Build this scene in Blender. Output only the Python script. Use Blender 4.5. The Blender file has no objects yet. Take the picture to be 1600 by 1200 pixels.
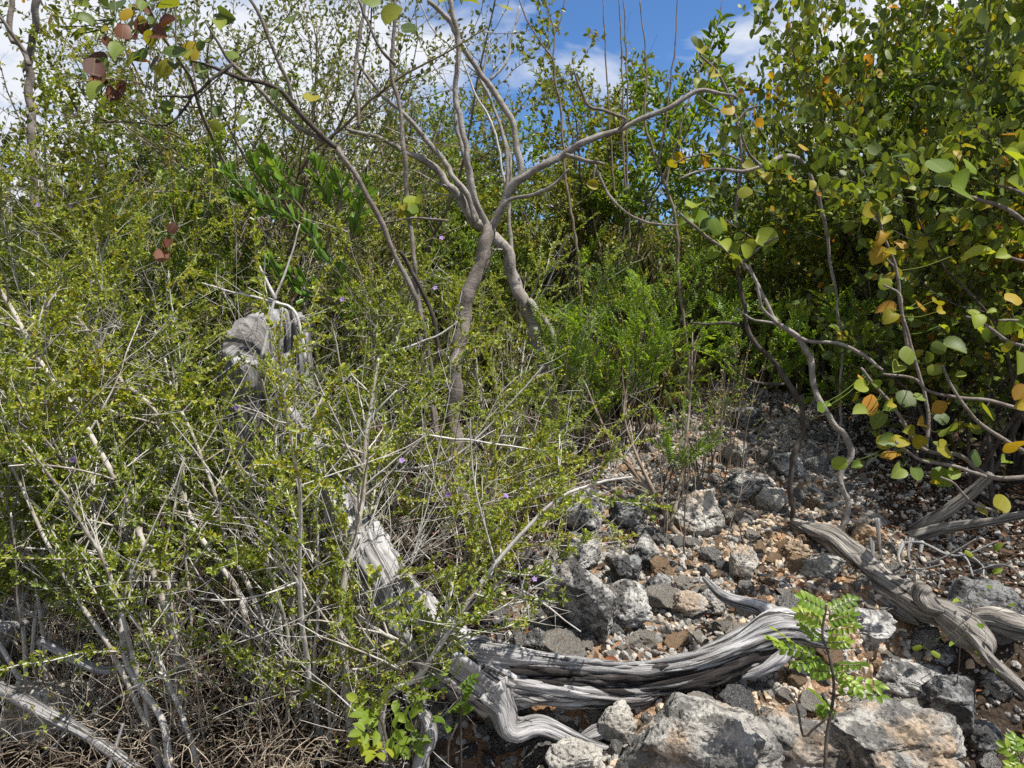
import bpy, math, random
import numpy as np
from mathutils import Vector, Matrix

SC = bpy.context.scene
COL = SC.collection
RNG = np.random.default_rng(11)
EYE = 1.55
PITCH = math.radians(-5.0)
FPX = 1150.0
FWD = np.array([0, math.cos(PITCH), math.sin(PITCH)])
UPV = np.array([0, -math.sin(PITCH), math.cos(PITCH)])
CAM = np.array([0, 0, EYE])

# ------------------------------------------------------------ noise
def _hash(ix, iy, iz, seed):
    h = (ix * 374761393 + iy * 668265263 + iz * 2147483647 + seed * 974634777) & 0xFFFFFFFF
    h = ((h ^ (h >> 13)) * 1274126177) & 0xFFFFFFFF
    h = (h ^ (h >> 16)) & 0xFFFFFFFF
    return h.astype(np.float64) / 4294967295.0

def vnoise(p, seed=0):
    p = np.asarray(p, float)
    i = np.floor(p).astype(np.int64)
    f = p - i
    f = f * f * (3 - 2 * f)
    out = 0
    for dx in (0, 1):
        for dy in (0, 1):
            for dz in (0, 1):
                w = (f[:, 0] if dx else 1 - f[:, 0]) * (f[:, 1] if dy else 1 - f[:, 1]) * (f[:, 2] if dz else 1 - f[:, 2])
                out = out + w * _hash(i[:, 0] + dx, i[:, 1] + dy, i[:, 2] + dz, seed)
    return out * 2 - 1

def fbm(p, octaves=4, seed=0, gain=.5):
    p = np.asarray(p, float)
    a, s, t = 1.0, 0, 0
    for k in range(octaves):
        s = s + a * vnoise(p * (2 ** k) + 17.3 * k, seed + k)
        t += a
        a *= gain
    return s / t

# ------------------------------------------------------------ terrain
_GY = [-300, -5, 0, 1, 2, 3, 4, 6, 10, 16, 25, 40, 100, 300]
_GZ = [-30, -.9, 0, .14, .34, .57, .80, 1.26, 2.05, 3.15, 4.8, 5.7, 6.6, 7.0]
def smooth(a, b, x):
    t = np.clip((x - a) / (b - a), 0, 1)
    return t * t * (3 - 2 * t)

def ground(x, y):
    x = np.atleast_1d(np.asarray(x, float)); y = np.atleast_1d(np.asarray(y, float))
    z = np.interp(y, _GY, _GZ)
    n = np.stack([x, y, 0 * x], 1)
    near = 1 - smooth(7, 12, np.hypot(x, y))
    z = z + .045 * fbm(n * 1.3, 3, 5) + near * (.026 * fbm(n * 5, 4, 9))
    z = z + (1 - near) * .5 * fbm(n * .12, 3, 21)
    z = z - .16 * np.exp(-(((x + .12) / .24) ** 2 + ((y - 2.05) / .13) ** 2))
    z = z - .10 * np.exp(-(((x - .17) / .2) ** 2 + ((y - 2.1) / .1) ** 2))
    z = z - .42 * smooth(1.20, 1.36, x + .12 * fbm(n * 3, 2, 31)) * (1 - smooth(2.3, 2.9, y))
    z = z - .12 * smooth(1.5, 2.2, x) * smooth(2.4, 3, y) * (1 - smooth(5, 7, y))
    return z

def P(px, py, d):
    return CAM + d * (FWD + (px - 800) / FPX * np.array([1, 0, 0]) + (600 - py) / FPX * UPV)

def GP(px, py):
    """ground point seen at a picture position (arrays)"""
    px = np.atleast_1d(np.asarray(px, float)); py = np.atleast_1d(np.asarray(py, float))
    D = FWD[None] + ((px - 800) / FPX)[:, None] * np.array([[1, 0, 0]]) + ((600 - py) / FPX)[:, None] * UPV[None]
    ts = np.concatenate([np.arange(1.2, 8, .05), np.arange(8, 30, .2)])
    d = np.full(len(px), 30.0)
    for a in range(0, len(px), 400):
        Da = D[a:a + 400]
        q = CAM + Da[:, None] * ts[None, :, None]
        h = (q[..., 2].ravel() < ground(q[..., 0].ravel(), q[..., 1].ravel())).reshape(len(Da), -1)
        k = np.where(h.any(1), np.argmax(h, 1), len(ts) - 1)
        lo = ts[np.maximum(k - 1, 0)]; hi = ts[k]
        for _ in range(6):
            mid = (lo + hi) / 2; q = CAM + Da * mid[:, None]
            b = q[:, 2] < ground(q[:, 0], q[:, 1])
            hi = np.where(b, mid, hi); lo = np.where(b, lo, mid)
        d[a:a + 400] = hi
    return CAM + D * d[:, None], d

def gp(px, py):
    q, d = GP(px, py)
    return q[0], float(d[0])

# ------------------------------------------------------------ geometry gathering
class Geo:
    def __init__(s):
        s.V = []; s.Q = []; s.T = []; s.UV = []; s.R = []; s.n = 0
    def add(s, V, Q=None, T=None, UV=None, R=0.0):
        V = np.asarray(V, float)
        m = len(V)
        if m == 0: return
        s.V.append(V)
        if Q is not None and len(Q): s.Q.append(np.asarray(Q, np.int64) + s.n)
        if T is not None and len(T): s.T.append(np.asarray(T, np.int64) + s.n)
        s.UV.append(np.zeros((m, 2)) if UV is None else np.asarray(UV, float))
        s.R.append(np.full(m, R) if np.isscalar(R) else np.asarray(R, float))
        s.n += m
    def build(s, name, mat, parent=None, smooth_=True, local=None):
        V = np.concatenate(s.V) if s.V else np.zeros((0, 3))
        if local is not None: V = V - np.asarray(local)[None]
        Q = np.concatenate(s.Q) if s.Q else np.zeros((0, 4), np.int64)
        T = np.concatenate(s.T) if s.T else np.zeros((0, 3), np.int64)
        me = bpy.data.meshes.new(name)
        me.vertices.add(len(V)); me.vertices.foreach_set('co', V.astype(np.float32).ravel())
        li = np.concatenate([Q.ravel(), T.ravel()]).astype(np.int32)
        me.loops.add(len(li)); me.loops.foreach_set('vertex_index', li)
        nq, nt = len(Q), len(T)
        me.polygons.add(nq + nt)
        ls = np.concatenate([np.arange(nq) * 4, nq * 4 + np.arange(nt) * 3]).astype(np.int32)
        me.polygons.foreach_set('loop_start', ls)
        me.polygons.foreach_set('use_smooth', np.full(nq + nt, smooth_, bool))
        uv = np.concatenate(s.UV) if s.UV else np.zeros((0, 2))
        ul = me.uv_layers.new(name='UVMap')
        ul.data.foreach_set('uv', uv[li].astype(np.float32).ravel())
        at = me.attributes.new('rnd', 'FLOAT', 'POINT')
        at.data.foreach_set('value', (np.concatenate(s.R) if s.R else np.zeros(0)).astype(np.float32))
        me.update(calc_edges=True)
        if mat: me.materials.append(mat)
        o = bpy.data.objects.new(name, me)
        COL.objects.link(o)
        if parent is not None: o.parent = parent
        return o

def unit(a):
    return a / (np.linalg.norm(a, axis=-1, keepdims=True) + 1e-12)

def catmull(pts, step):
    pts = np.asarray(pts, float)
    if len(pts) < 3:
        L = np.linalg.norm(pts[1] - pts[0]); n = max(2, int(L / step) + 1)
        t = np.linspace(0, 1, n)[:, None]
        return pts[0] * (1 - t) + pts[1] * t, np.linspace(0, 1, n)
    ext = np.concatenate([[2 * pts[0] - pts[1]], pts, [2 * pts[-1] - pts[-2]]])
    out = []; par = []
    m = len(pts) - 1
    for i in range(m):
        p0, p1, p2, p3 = ext[i:i + 4]
        n = max(1, int(np.linalg.norm(p2 - p1) / step))
        t = (np.arange(n) / n)[:, None]
        out.append(.5 * (2 * p1 + (p2 - p0) * t + (2 * p0 - 5 * p1 + 4 * p2 - p3) * t ** 2 + (3 * p1 - p0 - 3 * p2 + p3) * t ** 3))
        par.append((i + t[:, 0]) / m)
    out.append(pts[-1:]); par.append(np.array([1.0]))
    return np.concatenate(out), np.concatenate(par)

def tube(g, pts, rad, sides=5, rnd=0.0, rough=0.0, groove=0.0, seed=0, twist=0.0, cap=True, vfreq=3.0):
    pts = np.asarray(pts, float); n = len(pts)
    rad = np.broadcast_to(np.asarray(rad, float), (n,))
    tan = unit(np.gradient(pts, axis=0))
    m = np.abs(tan).mean(0); ref = np.zeros(3); ref[int(np.argmin(m))] = 1
    a = unit(np.cross(tan, ref[None])); b = np.cross(tan, a)
    th = np.arange(sides) / sides * 2 * math.pi
    s = np.concatenate([[0], np.cumsum(np.linalg.norm(np.diff(pts, axis=0), axis=1))])
    ang = th[None] + (twist * s)[:, None]
    R = np.repeat(rad[:, None], sides, 1)
    if groove or rough:
        q = np.stack([np.cos(ang) * vfreq, np.sin(ang) * vfreq, np.repeat((s * 3)[:, None], sides, 1)], -1).reshape(-1, 3)
        if groove:
            gq = q * np.array([1.6, 1.6, 2.2])
            gq = gq + .7 * fbm(q * np.array([.5, .5, 1.3]), 2, seed + 9)[:, None]
            f = fbm(gq, 3, seed + 3)
            f = np.abs(f) * 2 - .45
            R = R * (1 + groove * f.reshape(n, sides))
        if rough:
            R = R * (1 + rough * fbm(q * np.array([.45, .45, 2.2]), 3, seed).reshape(n, sides))
    V = pts[:, None] + R[..., None] * (np.cos(ang)[..., None] * a[:, None] + np.sin(ang)[..., None] * b[:, None])
    V = V.reshape(-1, 3)
    i = np.arange(n - 1)[:, None] * sides; j = np.arange(sides)[None]; k = (j + 1) % sides
    Q = np.stack([i + j, i + k, i + sides + k, i + sides + j], -1).reshape(-1, 4)
    uv = np.stack([np.repeat((th / (2 * math.pi))[None], n, 0), np.repeat(s[:, None], sides, 1)], -1).reshape(-1, 2)
    T = None
    if cap:
        V = np.concatenate([V, pts[-1:] + tan[-1:] * rad[-1] * .4, pts[:1] - tan[:1] * rad[0] * .3])
        uv = np.concatenate([uv, [[.5, s[-1]], [.5, 0]]])
        jj = np.arange(sides); kk = (jj + 1) % sides
        T = np.concatenate([np.stack([(n - 1) * sides + jj, (n - 1) * sides + kk, np.full(sides, n * sides)], -1),
                            np.stack([kk, jj, np.full(sides, n * sides + 1)], -1)])
    g.add(V, Q, T, uv, rnd)

# ------------------------------------------------------------ leaves
def leaf_template(rows, fold=.12, curl=.15, cup=0.0):
    V = []; UV = []
    for y, w in rows:
        z = -curl * y * y
        for sx in (-1, 0, 1):
            V.append((sx * w, y, z + fold * abs(sx) * w * 2 + cup * (y - .5) ** 2)); UV.append((.5 + sx * w, y))
    Q = []
    for i in range(len(rows) - 1):
        a = i * 3
        Q += [(a, a + 1, a + 4, a + 3), (a + 1, a + 2, a + 5, a + 4)]
    return np.array(V), np.array(Q), np.array(UV)

T_TINY = (np.array([(0, 0, 0), (.5, .38, .12), (.42, .75, .1), (0, 1, -.06), (-.42, .75, .1), (-.5, .38, .12)], float),
          np.array([(0, 1, 2, 3), (0, 3, 4, 5)]), np.array([(.5, 0), (1, .4), (.9, .75), (.5, 1), (.1, .75), (0, .4)], float))
T_ROUND = leaf_template([(0.03, .10), (.0, .30), (.12, .43), (.35, .51), (.6, .50), (.82, .36), (.95, .17), (1.0, .03)], .10, .12, .12)
T_ROUNDS = [T_ROUND, leaf_template([(0.04, .10), (.0, .26), (.14, .42), (.38, .50), (.62, .47), (.84, .33), (.96, .15), (1.0, .03)], .26, .30, -.1),
            leaf_template([(0.02, .10), (.02, .30), (.12, .40), (.33, .46), (.6, .50), (.85, .38), (.93, .22), (.97, .06)], -.10, .38, .2), leaf_template([(0, .08), (.06, .24), (.2, .38), (.45, .44), (.7, .40), (.9, .24), (1.0, .05)], .36, .05, .0)]
T_OVAL = leaf_template([(0, .03), (.22, .36), (.5, .5), (.78, .38), (1, .03)], .16, .2)
T_LANCE = leaf_template([(0, .03), (.25, .4), (.5, .5), (.75, .33), (1, .0)], .2, .35)
T_SPAT = leaf_template([(0, .15), (.35, .3), (.7, .5), (.9, .42), (1, .1)], .2, -.15)

def leaves(g, T, pos, dirv, nrm, L, W, rnd):
    n = len(pos)
    if n == 0: return
    if isinstance(T, list):
        L = np.broadcast_to(L, (n,)); W = np.broadcast_to(W, (n,)); pick = RNG.integers(0, len(T), n)
        for k, t in enumerate(T):
            m = pick == k
            if m.any(): leaves(g, t, pos[m], dirv[m], nrm[m], L[m], W[m], rnd[m])
        return
    dirv = unit(dirv); side = unit(np.cross(dirv, nrm)); nrm = np.cross(side, dirv)
    tv, tq, tu = T
    L = np.broadcast_to(L, (n,)); W = np.broadcast_to(W, (n,))
    V = pos[:, None] + tv[None, :, 1:2] * (L[:, None, None] * dirv[:, None]) + tv[None, :, 0:1] * (W[:, None, None] * side[:, None]) \
        + tv[None, :, 2:3] * (L[:, None, None] * nrm[:, None])
    k = len(tv)
    Q = (tq[None] + (np.arange(n) * k)[:, None, None]).reshape(-1, 4)
    g.add(V.reshape(-1, 3), Q, None, np.tile(tu, (n, 1)), np.repeat(rnd, k))

def rand_unit(rng, n):
    return unit(rng.normal(size=(n, 3)))

def perp(rng, ax):
    r = rng.normal(size=ax.shape)
    return unit(r - ax * (r * ax).sum(-1, keepdims=True))

def up_normal(rng, d, bias=.6):
    r = rand_unit(rng, len(d)) * (1 - bias) + np.array([[0, 0, bias]])
    r = r - d * (r * d).sum(-1, keepdims=True)
    return unit(r)

def along(pts, spacing, t0=0.0, t1=1.0):
    seg = np.linalg.norm(np.diff(pts, axis=0), axis=1); s = np.concatenate([[0], np.cumsum(seg)])
    L = s[-1]
    q = np.arange(t0 * L + spacing * .5, t1 * L, spacing)
    if len(q) == 0: q = np.array([t1 * L * .98])
    pos = np.stack([np.interp(q, s, pts[:, k]) for k in range(3)], 1)
    tan = unit(np.gradient(pts, axis=0))
    ax = unit(np.stack([np.interp(q, s, tan[:, k]) for k in range(3)], 1))
    return pos, ax

def walk(rng, p, d, L, n, wob=.15, up=0.0):
    out = [np.asarray(p, float)]; d = np.asarray(d, float); st = L / n
    noise = rng.normal(0, wob, (n, 3))
    q = out[0]
    for i in range(n):
        d = d + noise[i]; d[2] += up
        d = d / math.sqrt(d[0] * d[0] + d[1] * d[1] + d[2] * d[2])
        q = q + d * st
        out.append(q)
    return np.array(out)

def ramify(rng, pts, r0, levels, tubes, nodes, lvl=0, r1=None, bare=0.0, on=None):
    """adds the polyline and its side branches; the last level becomes leaf-bearing"""
    n = len(pts)
    r1 = r0 * .35 if r1 is None else r1
    tubes.append((pts, np.linspace(r0, r1, n)))
    if lvl >= len(levels):
        if (on if on is not None else rng.random() >= bare): nodes.append(pts)
        return
    lv = levels[lvl]
    seg = np.linalg.norm(np.diff(pts, axis=0), axis=1).sum()
    cnt = int(lv['n'] if lv.get('abs') else lv['n'] * seg + rng.random())
    if cnt <= 0:
        if rng.random() >= bare: nodes.append(pts)
        return
    ts = np.sort(rng.uniform(lv.get('t0', .2), 1, cnt))
    tan = np.gradient(pts, axis=0)
    x = ts * (n - 1); i0 = np.minimum(x.astype(int), n - 2); f = (x - i0)[:, None]
    pos = pts[i0] * (1 - f) + pts[i0 + 1] * f
    ax = unit(tan[i0] * (1 - f) + tan[i0 + 1] * f)
    sd = perp(rng, ax)
    a = np.radians(rng.uniform(lv['a'][0], lv['a'][1], cnt))[:, None]
    dd = unit(ax * np.cos(a) + sd * np.sin(a) + np.array([[0, 0, lv.get('lift', 0)]]))
    ll = rng.uniform(lv['l'][0], lv['l'][1], cnt) * (1.15 - .5 * ts * lv.get('tp', 1))
    for k in range(cnt):
        c = walk(rng, pos[k], dd[k], ll[k], lv.get('seg', 4), lv.get('wob', .15), lv.get('up', 0))
        rr = (r0 + (r1 - r0) * ts[k]) * lv.get('rs', .55)
        rr = min(max(rr, lv.get('rmin', .0012)), lv.get('rmax', .05))
        flag = on
        if lv.get('pick') is not None: flag = rng.random() < lv['pick']
        ramify(rng, c, rr, levels if flag in (None, True) or 'bare_levels' not in lv else lv['bare_levels'], tubes, nodes, lvl + 1, rr * .5, bare if flag is None else (0.0 if flag else 1.0), flag)
    if (on if on is not None else rng.random() >= bare): nodes.append(pts if lvl >= 1 else pts[int(n * .65):])

def sides_for(r):
    return 3 if r < .0025 else 4 if r < .006 else 6 if r < .015 else 10

def draw(g, tubes, seed=0, rough=0.0):
    for k, (p, r) in enumerate(tubes):
        tube(g, p, r, sides_for(r[0]), rnd=(k * .618 + seed * .37) % 1, cap=r[0] > .006, rough=rough if r[0] > .006 else 0, seed=seed + k)

# ------------------------------------------------------------ scene bookkeeping
def tag(o, label=None, cat=None, group=None, kind=None):
    if label: o['label'] = label
    if cat: o['category'] = cat
    if group: o['group'] = group
    if kind: o['kind'] = kind
    return o

def empty(name, loc):
    o = bpy.data.objects.new(name, None); COL.objects.link(o)
    o.location = tuple(loc); o.empty_display_size = .1
    return o

def thing(name, label, cat, loc, group=None):
    return tag(empty(name, loc), label, cat, group)

def copy_thing(src, loc, rz=0, sc=1.0, label=None, group=None):
    c = src.copy(); COL.objects.link(c)
    c.location = tuple(loc); c.rotation_euler = (0, 0, rz); c.scale = (sc,) * 3 if np.isscalar(sc) else sc
    if label: c['label'] = label
    if group: c['group'] = group
    for ch in list(src.children):
        k = ch.copy(); COL.objects.link(k); k.parent = c
    return c
# ------------------------------------------------------------ materials
class N:
    def __init__(s, name):
        s.m = bpy.data.materials.new(name); s.m.use_nodes = True
        s.t = s.m.node_tree; s.t.nodes.clear()
        s.out = s.n('ShaderNodeOutputMaterial')
    def n(s, ty, **kw):
        o = s.t.nodes.new(ty)
        for k, v in kw.items(): setattr(o, k, v)
        return o
    def l(s, a, b): s.t.links.new(a, b)
    def ramp(s, fac, stops, interp='LINEAR'):
        r = s.n('ShaderNodeValToRGB'); r.color_ramp.interpolation = interp
        e = r.color_ramp.elements
        while len(e) < len(stops): e.new(.5)
        for k, (p, c) in enumerate(stops):
            e[k].position = p; e[k].color = (*c, 1) if not np.isscalar(c) else (c, c, c, 1)
        s.l(fac, r.inputs[0]); return r.outputs[0]
    def noise(s, vec, scale, detail=4, rough=.55, dist=0):
        n = s.n('ShaderNodeTexNoise'); n.inputs['Scale'].default_value = scale; n.inputs['Detail'].default_value = detail
        n.inputs['Roughness'].default_value = rough; n.inputs['Distortion'].default_value = dist
        if vec is not None: s.l(vec, n.inputs['Vector'])
        return n.outputs['Fac']
    def vor(s, vec, scale, feature='F1', rand=1.0):
        n = s.n('ShaderNodeTexVoronoi', feature=feature); n.inputs['Scale'].default_value = scale
        n.inputs['Randomness'].default_value = rand
        if vec is not None: s.l(vec, n.inputs['Vector'])
        return n.outputs['Distance']
    def mix(s, fac, a, b, blend='MIX'):
        m = s.n('ShaderNodeMix', data_type='RGBA', blend_type=blend)
        for sock, v in ((m.inputs[0], fac), (m.inputs[6], a), (m.inputs[7], b)):
            if isinstance(v, (int, float)): sock.default_value = v if sock.type == 'VALUE' else (v, v, v, 1)
            elif isinstance(v, tuple): sock.default_value = (*v, 1)
            else: s.l(v, sock)
        return m.outputs[2]
    def math(s, op, a, b=0.0):
        m = s.n('ShaderNodeMath', operation=op)
        for sock, v in ((m.inputs[0], a), (m.inputs[1], b)):
            if isinstance(v, (int, float)): sock.default_value = v
            else: s.l(v, sock)
        return m.outputs[0]
    def obj(s): return s.n('ShaderNodeTexCoord').outputs['Object']
    def uv(s): return s.n('ShaderNodeTexCoord').outputs['UV']
    def rnd(s): return s.n('ShaderNodeAttribute', attribute_name='rnd').outputs['Fac']
    def orand(s): return s.n('ShaderNodeObjectInfo').outputs['Random']
    def mapping(s, vec, scale, loc=(0, 0, 0)):
        m = s.n('ShaderNodeMapping'); m.inputs['Scale'].default_value = scale; m.inputs['Location'].default_value = loc
        s.l(vec, m.inputs['Vector']); return m.outputs[0]
    def bump(s, h, strength=.5, dist=.01, normal=None):
        b = s.n('ShaderNodeBump'); b.inputs['Strength'].default_value = strength; b.inputs['Distance'].default_value = dist
        s.l(h, b.inputs['Height'])
        if normal is not None: s.l(normal, b.inputs['Normal'])
        return b.outputs[0]
    def bsdf(s, col, rough=.8, spec=.3, normal=None):
        b = s.n('ShaderNodeBsdfPrincipled')
        if isinstance(col, tuple): b.inputs['Base Color'].default_value = (*col, 1)
        else: s.l(col, b.inputs['Base Color'])
        if isinstance(rough, (int, float)): b.inputs['Roughness'].default_value = rough
        else: s.l(rough, b.inputs['Roughness'])
        b.inputs['Specular IOR Level'].default_value = spec
        if normal is not None: s.l(normal, b.inputs['Normal'])
        return b.outputs[0]
    def done(s, sh):
        s.l(sh, s.out.inputs['Surface']); return s.m

def leaf_mat(name, stops, trans=.4, rough=.38, spec=.45, tint=(1.25, 1.15, .45), vein=0.0, spots=0.0):
    m = N(name)
    c = m.ramp(m.rnd(), stops)
    if vein:
        sx = m.n('ShaderNodeSeparateXYZ'); m.l(m.uv(), sx.inputs[0])
        d = m.math('ABSOLUTE', m.math('SUBTRACT', sx.outputs[0], .5))
        mid = m.math('LESS_THAN', d, .022)
        w = m.math('SINE', m.math('MULTIPLY', m.math('SUBTRACT', sx.outputs[1], m.math('MULTIPLY', d, .7)), 42.0))
        rib = m.math('GREATER_THAN', w, .955)
        c = m.mix(m.math('MULTIPLY', m.math('MAXIMUM', mid, rib), vein), c, (.30, .33, .10))
    if spots:
        sp = m.math('GREATER_THAN', m.noise(m.obj(), 90, 2), .66)
        c = m.mix(m.math('MULTIPLY', sp, spots), c, (.16, .08, .03))
    b = m.bsdf(c, rough, spec)
    t = m.n('ShaderNodeBsdfTranslucent'); m.l(m.mix(1.0, c, tint, 'MULTIPLY'), t.inputs[0])
    mx = m.n('ShaderNodeMixShader'); mx.inputs[0].default_value = trans
    m.l(b, mx.inputs[1]); m.l(t.outputs[0], mx.inputs[2])
    return m.done(mx.outputs[0])

def bark_mat(name, dark, light, pale=None, pale_amt=.5, stretch=3.0, bump=.5, rnd_amt=.35, ring=0.0):
    m = N(name)
    v = m.obj()
    n1 = m.noise(m.mapping(v, (1, 1, 1 / stretch)), 45, 5, .65)
    c = m.ramp(n1, [(.3, dark), (.7, light)])
    if pale:
        n2 = m.noise(v, 14, 3, .6)
        c = m.mix(m.math('MULTIPLY', m.ramp(n2, [(.47, 0.0), (.54, 1.0)]), pale_amt), c, pale)
        n3 = m.noise(v, 33, 4, .65)
        c = m.mix(m.math('MULTIPLY', m.ramp(n3, [(.58, 0.0), (.64, 1.0)]), .55), c, dark)
    c = m.mix(m.math('MULTIPLY', m.math('SUBTRACT', 1.0, m.rnd()), rnd_amt), c, dark)
    h = m.noise(m.mapping(v, (1, 1, 1 / stretch)), 160, 3, .6)
    if ring:
        sx = m.n('ShaderNodeSeparateXYZ'); m.l(m.uv(), sx.inputs[0])
        w = m.math('SINE', m.math('ADD', m.math('MULTIPLY', sx.outputs[1], 330.0), m.math('MULTIPLY', m.noise(v, 30, 2), 14.0)))
        h = m.math('ADD', h, m.math('MULTIPLY', w, ring))
    return m.done(m.bsdf(c, .85, .15, m.bump(h, bump, .004)))

def deadwood_mat(name, lo=.05, mid=.30, hi=.50, warm=0.0, hollow_shade=0.0):
    m = N(name)
    uv = m.uv()
    st = m.mapping(uv, (26, 5, 1))
    d = m.noise(m.mapping(uv, (5, 3, 1)), 1.0, 3)
    fib = m.noise(st, 1.0, 6, .7, .6)
    fine = m.noise(m.mapping(uv, (90, 9, 1)), 1.0, 4, .7, .3)
    crk = m.ramp(m.noise(m.mapping(uv, (20, 2.2, 1)), 1.0, 5, .65, .8), [(.395, 0.0), (.455, 1.0)])
    def g(v): return (v * (1 + .10 * warm), v, v * (1.02 - .16 * warm))
    c = m.ramp(m.math('ADD', m.math('MULTIPLY', fib, .65), m.math('MULTIPLY', fine, .35)), [(.37, g(lo)), (.49, g(mid)), (.60, g(hi))])
    c = m.mix(crk, g(lo * .35), c)
    c = m.mix(m.ramp(d, [(.38, .55), (.6, 0.0)]), c, (.12, .105, .095))
    if hollow_shade:  # near-black blotches that paint the shade inside a hollow
        ch = m.ramp(m.noise(m.obj(), 7, 4, .6), [(.5 - .1 * hollow_shade, 0.0), (.62 - .1 * hollow_shade, 1.0)])
        c = m.mix(m.math('MULTIPLY', ch, .93), c, (.022, .018, .017))
    h = m.math('ADD', m.math('MULTIPLY', fib, .6), m.math('ADD', m.math('MULTIPLY', fine, .3), m.math('MULTIPLY', crk, .6)))
    return m.done(m.bsdf(c, .8, .2, m.bump(h, .9, .008)))

def rock_mat(name, pale, mid, dark, tint=(.42, .24, .11), tint_amt=.3, dark_amt=.5, pit=1.0):
    m = N(name)
    v = m.obj()
    off = m.n('ShaderNodeVectorMath', operation='ADD')
    m.l(v, off.inputs[0])
    sc = m.n('ShaderNodeVectorMath', operation='SCALE'); sc.inputs[0].default_value = (7, 3, 5); m.l(m.orand(), sc.inputs['Scale'])
    m.l(sc.outputs[0], off.inputs[1]); v = off.outputs[0]
    big = m.noise(v, 9, 5, .62)
    c = m.ramp(big, [(.32, mid), (.6, pale)])
    tn = m.ramp(m.noise(v, 6, 4, .6), [(.5, 0.0), (.64, 1.0)])
    c = m.mix(m.math('MULTIPLY', tn, tint_amt), c, tint)
    dk = m.ramp(m.noise(v, 13, 6, .72), [(.47, 0.0), (.55, 1.0)])
    c = m.mix(m.math('MULTIPLY', dk, dark_amt), c, dark)
    spk = m.ramp(m.noise(v, 120, 3, .7), [(.36, 0.0), (.62, 1.0)])
    c = m.mix(m.math('MULTIPLY', m.math('SUBTRACT', 1.0, spk), .6), c, m.mix(.5, c, dark))
    c = m.mix(.55, c, m.ramp(m.orand(), [(0, .6), (1, 1.0)]), 'MULTIPLY')
    pv = m.vor(v, 55)
    pits = m.ramp(pv, [(.12, 0.0), (.42, 1.0)])
    pm = m.ramp(m.noise(v, 11, 2), [(.45, 0.0), (.6, 1.0)])
    c = m.mix(m.math('MULTIPLY', m.math('MULTIPLY', m.math('SUBTRACT', 1.0, pits), pm), .55), c, dark)
    h = m.math('ADD', m.math('MULTIPLY', m.noise(v, 38, 6, .7), 1.0), m.math('MULTIPLY', pits, .35 * pit))
    return m.done(m.bsdf(c, .92, .12, m.bump(h, 1.0, .022)))

M = {}
M['wispy'] = leaf_mat('wispy_leaf', [(0, (.085, .135, .018)), (.45, (.215, .28, .034)), (.8, (.40, .42, .06)), (.97, (.37, .34, .05)), (1, (.40, .29, .03))], .45)
M['green'] = leaf_mat('bright_green_leaf', [(0, (.075, .135, .018)), (.6, (.15, .235, .026)), (1, (.26, .34, .045))], .5)
M['fern'] = leaf_mat('leaflet_green', [(0, (.10, .18, .02)), (.6, (.19, .31, .035)), (1, (.33, .43, .06))], .55)
M['rosette'] = leaf_mat('thick_rosette_leaf', [(0, (.09, .18, .03)), (.7, (.17, .30, .045)), (1, (.29, .40, .08))], .38, .36, .4)
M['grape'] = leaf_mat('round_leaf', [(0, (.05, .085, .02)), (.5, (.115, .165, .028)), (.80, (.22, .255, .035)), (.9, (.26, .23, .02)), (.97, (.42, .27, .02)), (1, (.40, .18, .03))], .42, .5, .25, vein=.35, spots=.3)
M['grape_lit'] = leaf_mat('bright_sunlit_round_leaf', [(0, (.10, .17, .02)), (.6, (.18, .26, .026)), (1, (.28, .32, .03))], .5, .5, .22, vein=.45)  # brighter round_leaf copy, sunlit look put into its colour; also colours seedlings
M['grape_yellow'] = leaf_mat('yellowed_round_leaf', [(0, (.18, .19, .018)), (.5, (.28, .24, .016)), (.85, (.36, .22, .014)), (1, (.32, .17, .03))], .42, .5, .22, vein=.4, spots=.5)
M['grape_red'] = leaf_mat('red_round_leaf', [(0, (.06, .018, .014)), (.6, (.11, .034, .02)), (1, (.17, .06, .03))], .3, .5, .2, vein=.2)
M['olive'] = leaf_mat('olive_leaf', [(0, (.085, .115, .02)), (.5, (.165, .19, .028)), (.85, (.26, .265, .04)), (.97, (.30, .24, .03)), (1, (.35, .22, .03))], .42, .42, .35)
M['grey_green'] = leaf_mat('grey_green_leaf', [(0, (.07, .095, .028)), (.6, (.13, .16, .045)), (1, (.21, .24, .07))], .4)
M['dead_leaf'] = leaf_mat('dead_leaf', [(0, (.035, .022, .015)), (.6, (.095, .055, .033)), (.92, (.16, .10, .065)), (1, (.24, .09, .045))], .15, .7, .2, (1.1, .9, .6))
M['flower'] = leaf_mat('violet_petal', [(0, (.26, .16, .40)), (1, (.46, .34, .58))], .35, .5, .2, (1, .8, 1.1))
M['orange_flower'] = leaf_mat('orange_petal', [(0, (.7, .28, .02)), (1, (.8, .4, .03))], .35, .5, .2, (1, .8, .5))
M['fruit'] = leaf_mat('green_berry', [(0, (.12, .17, .05)), (1, (.2, .25, .08))], .1, .4, .4)

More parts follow.
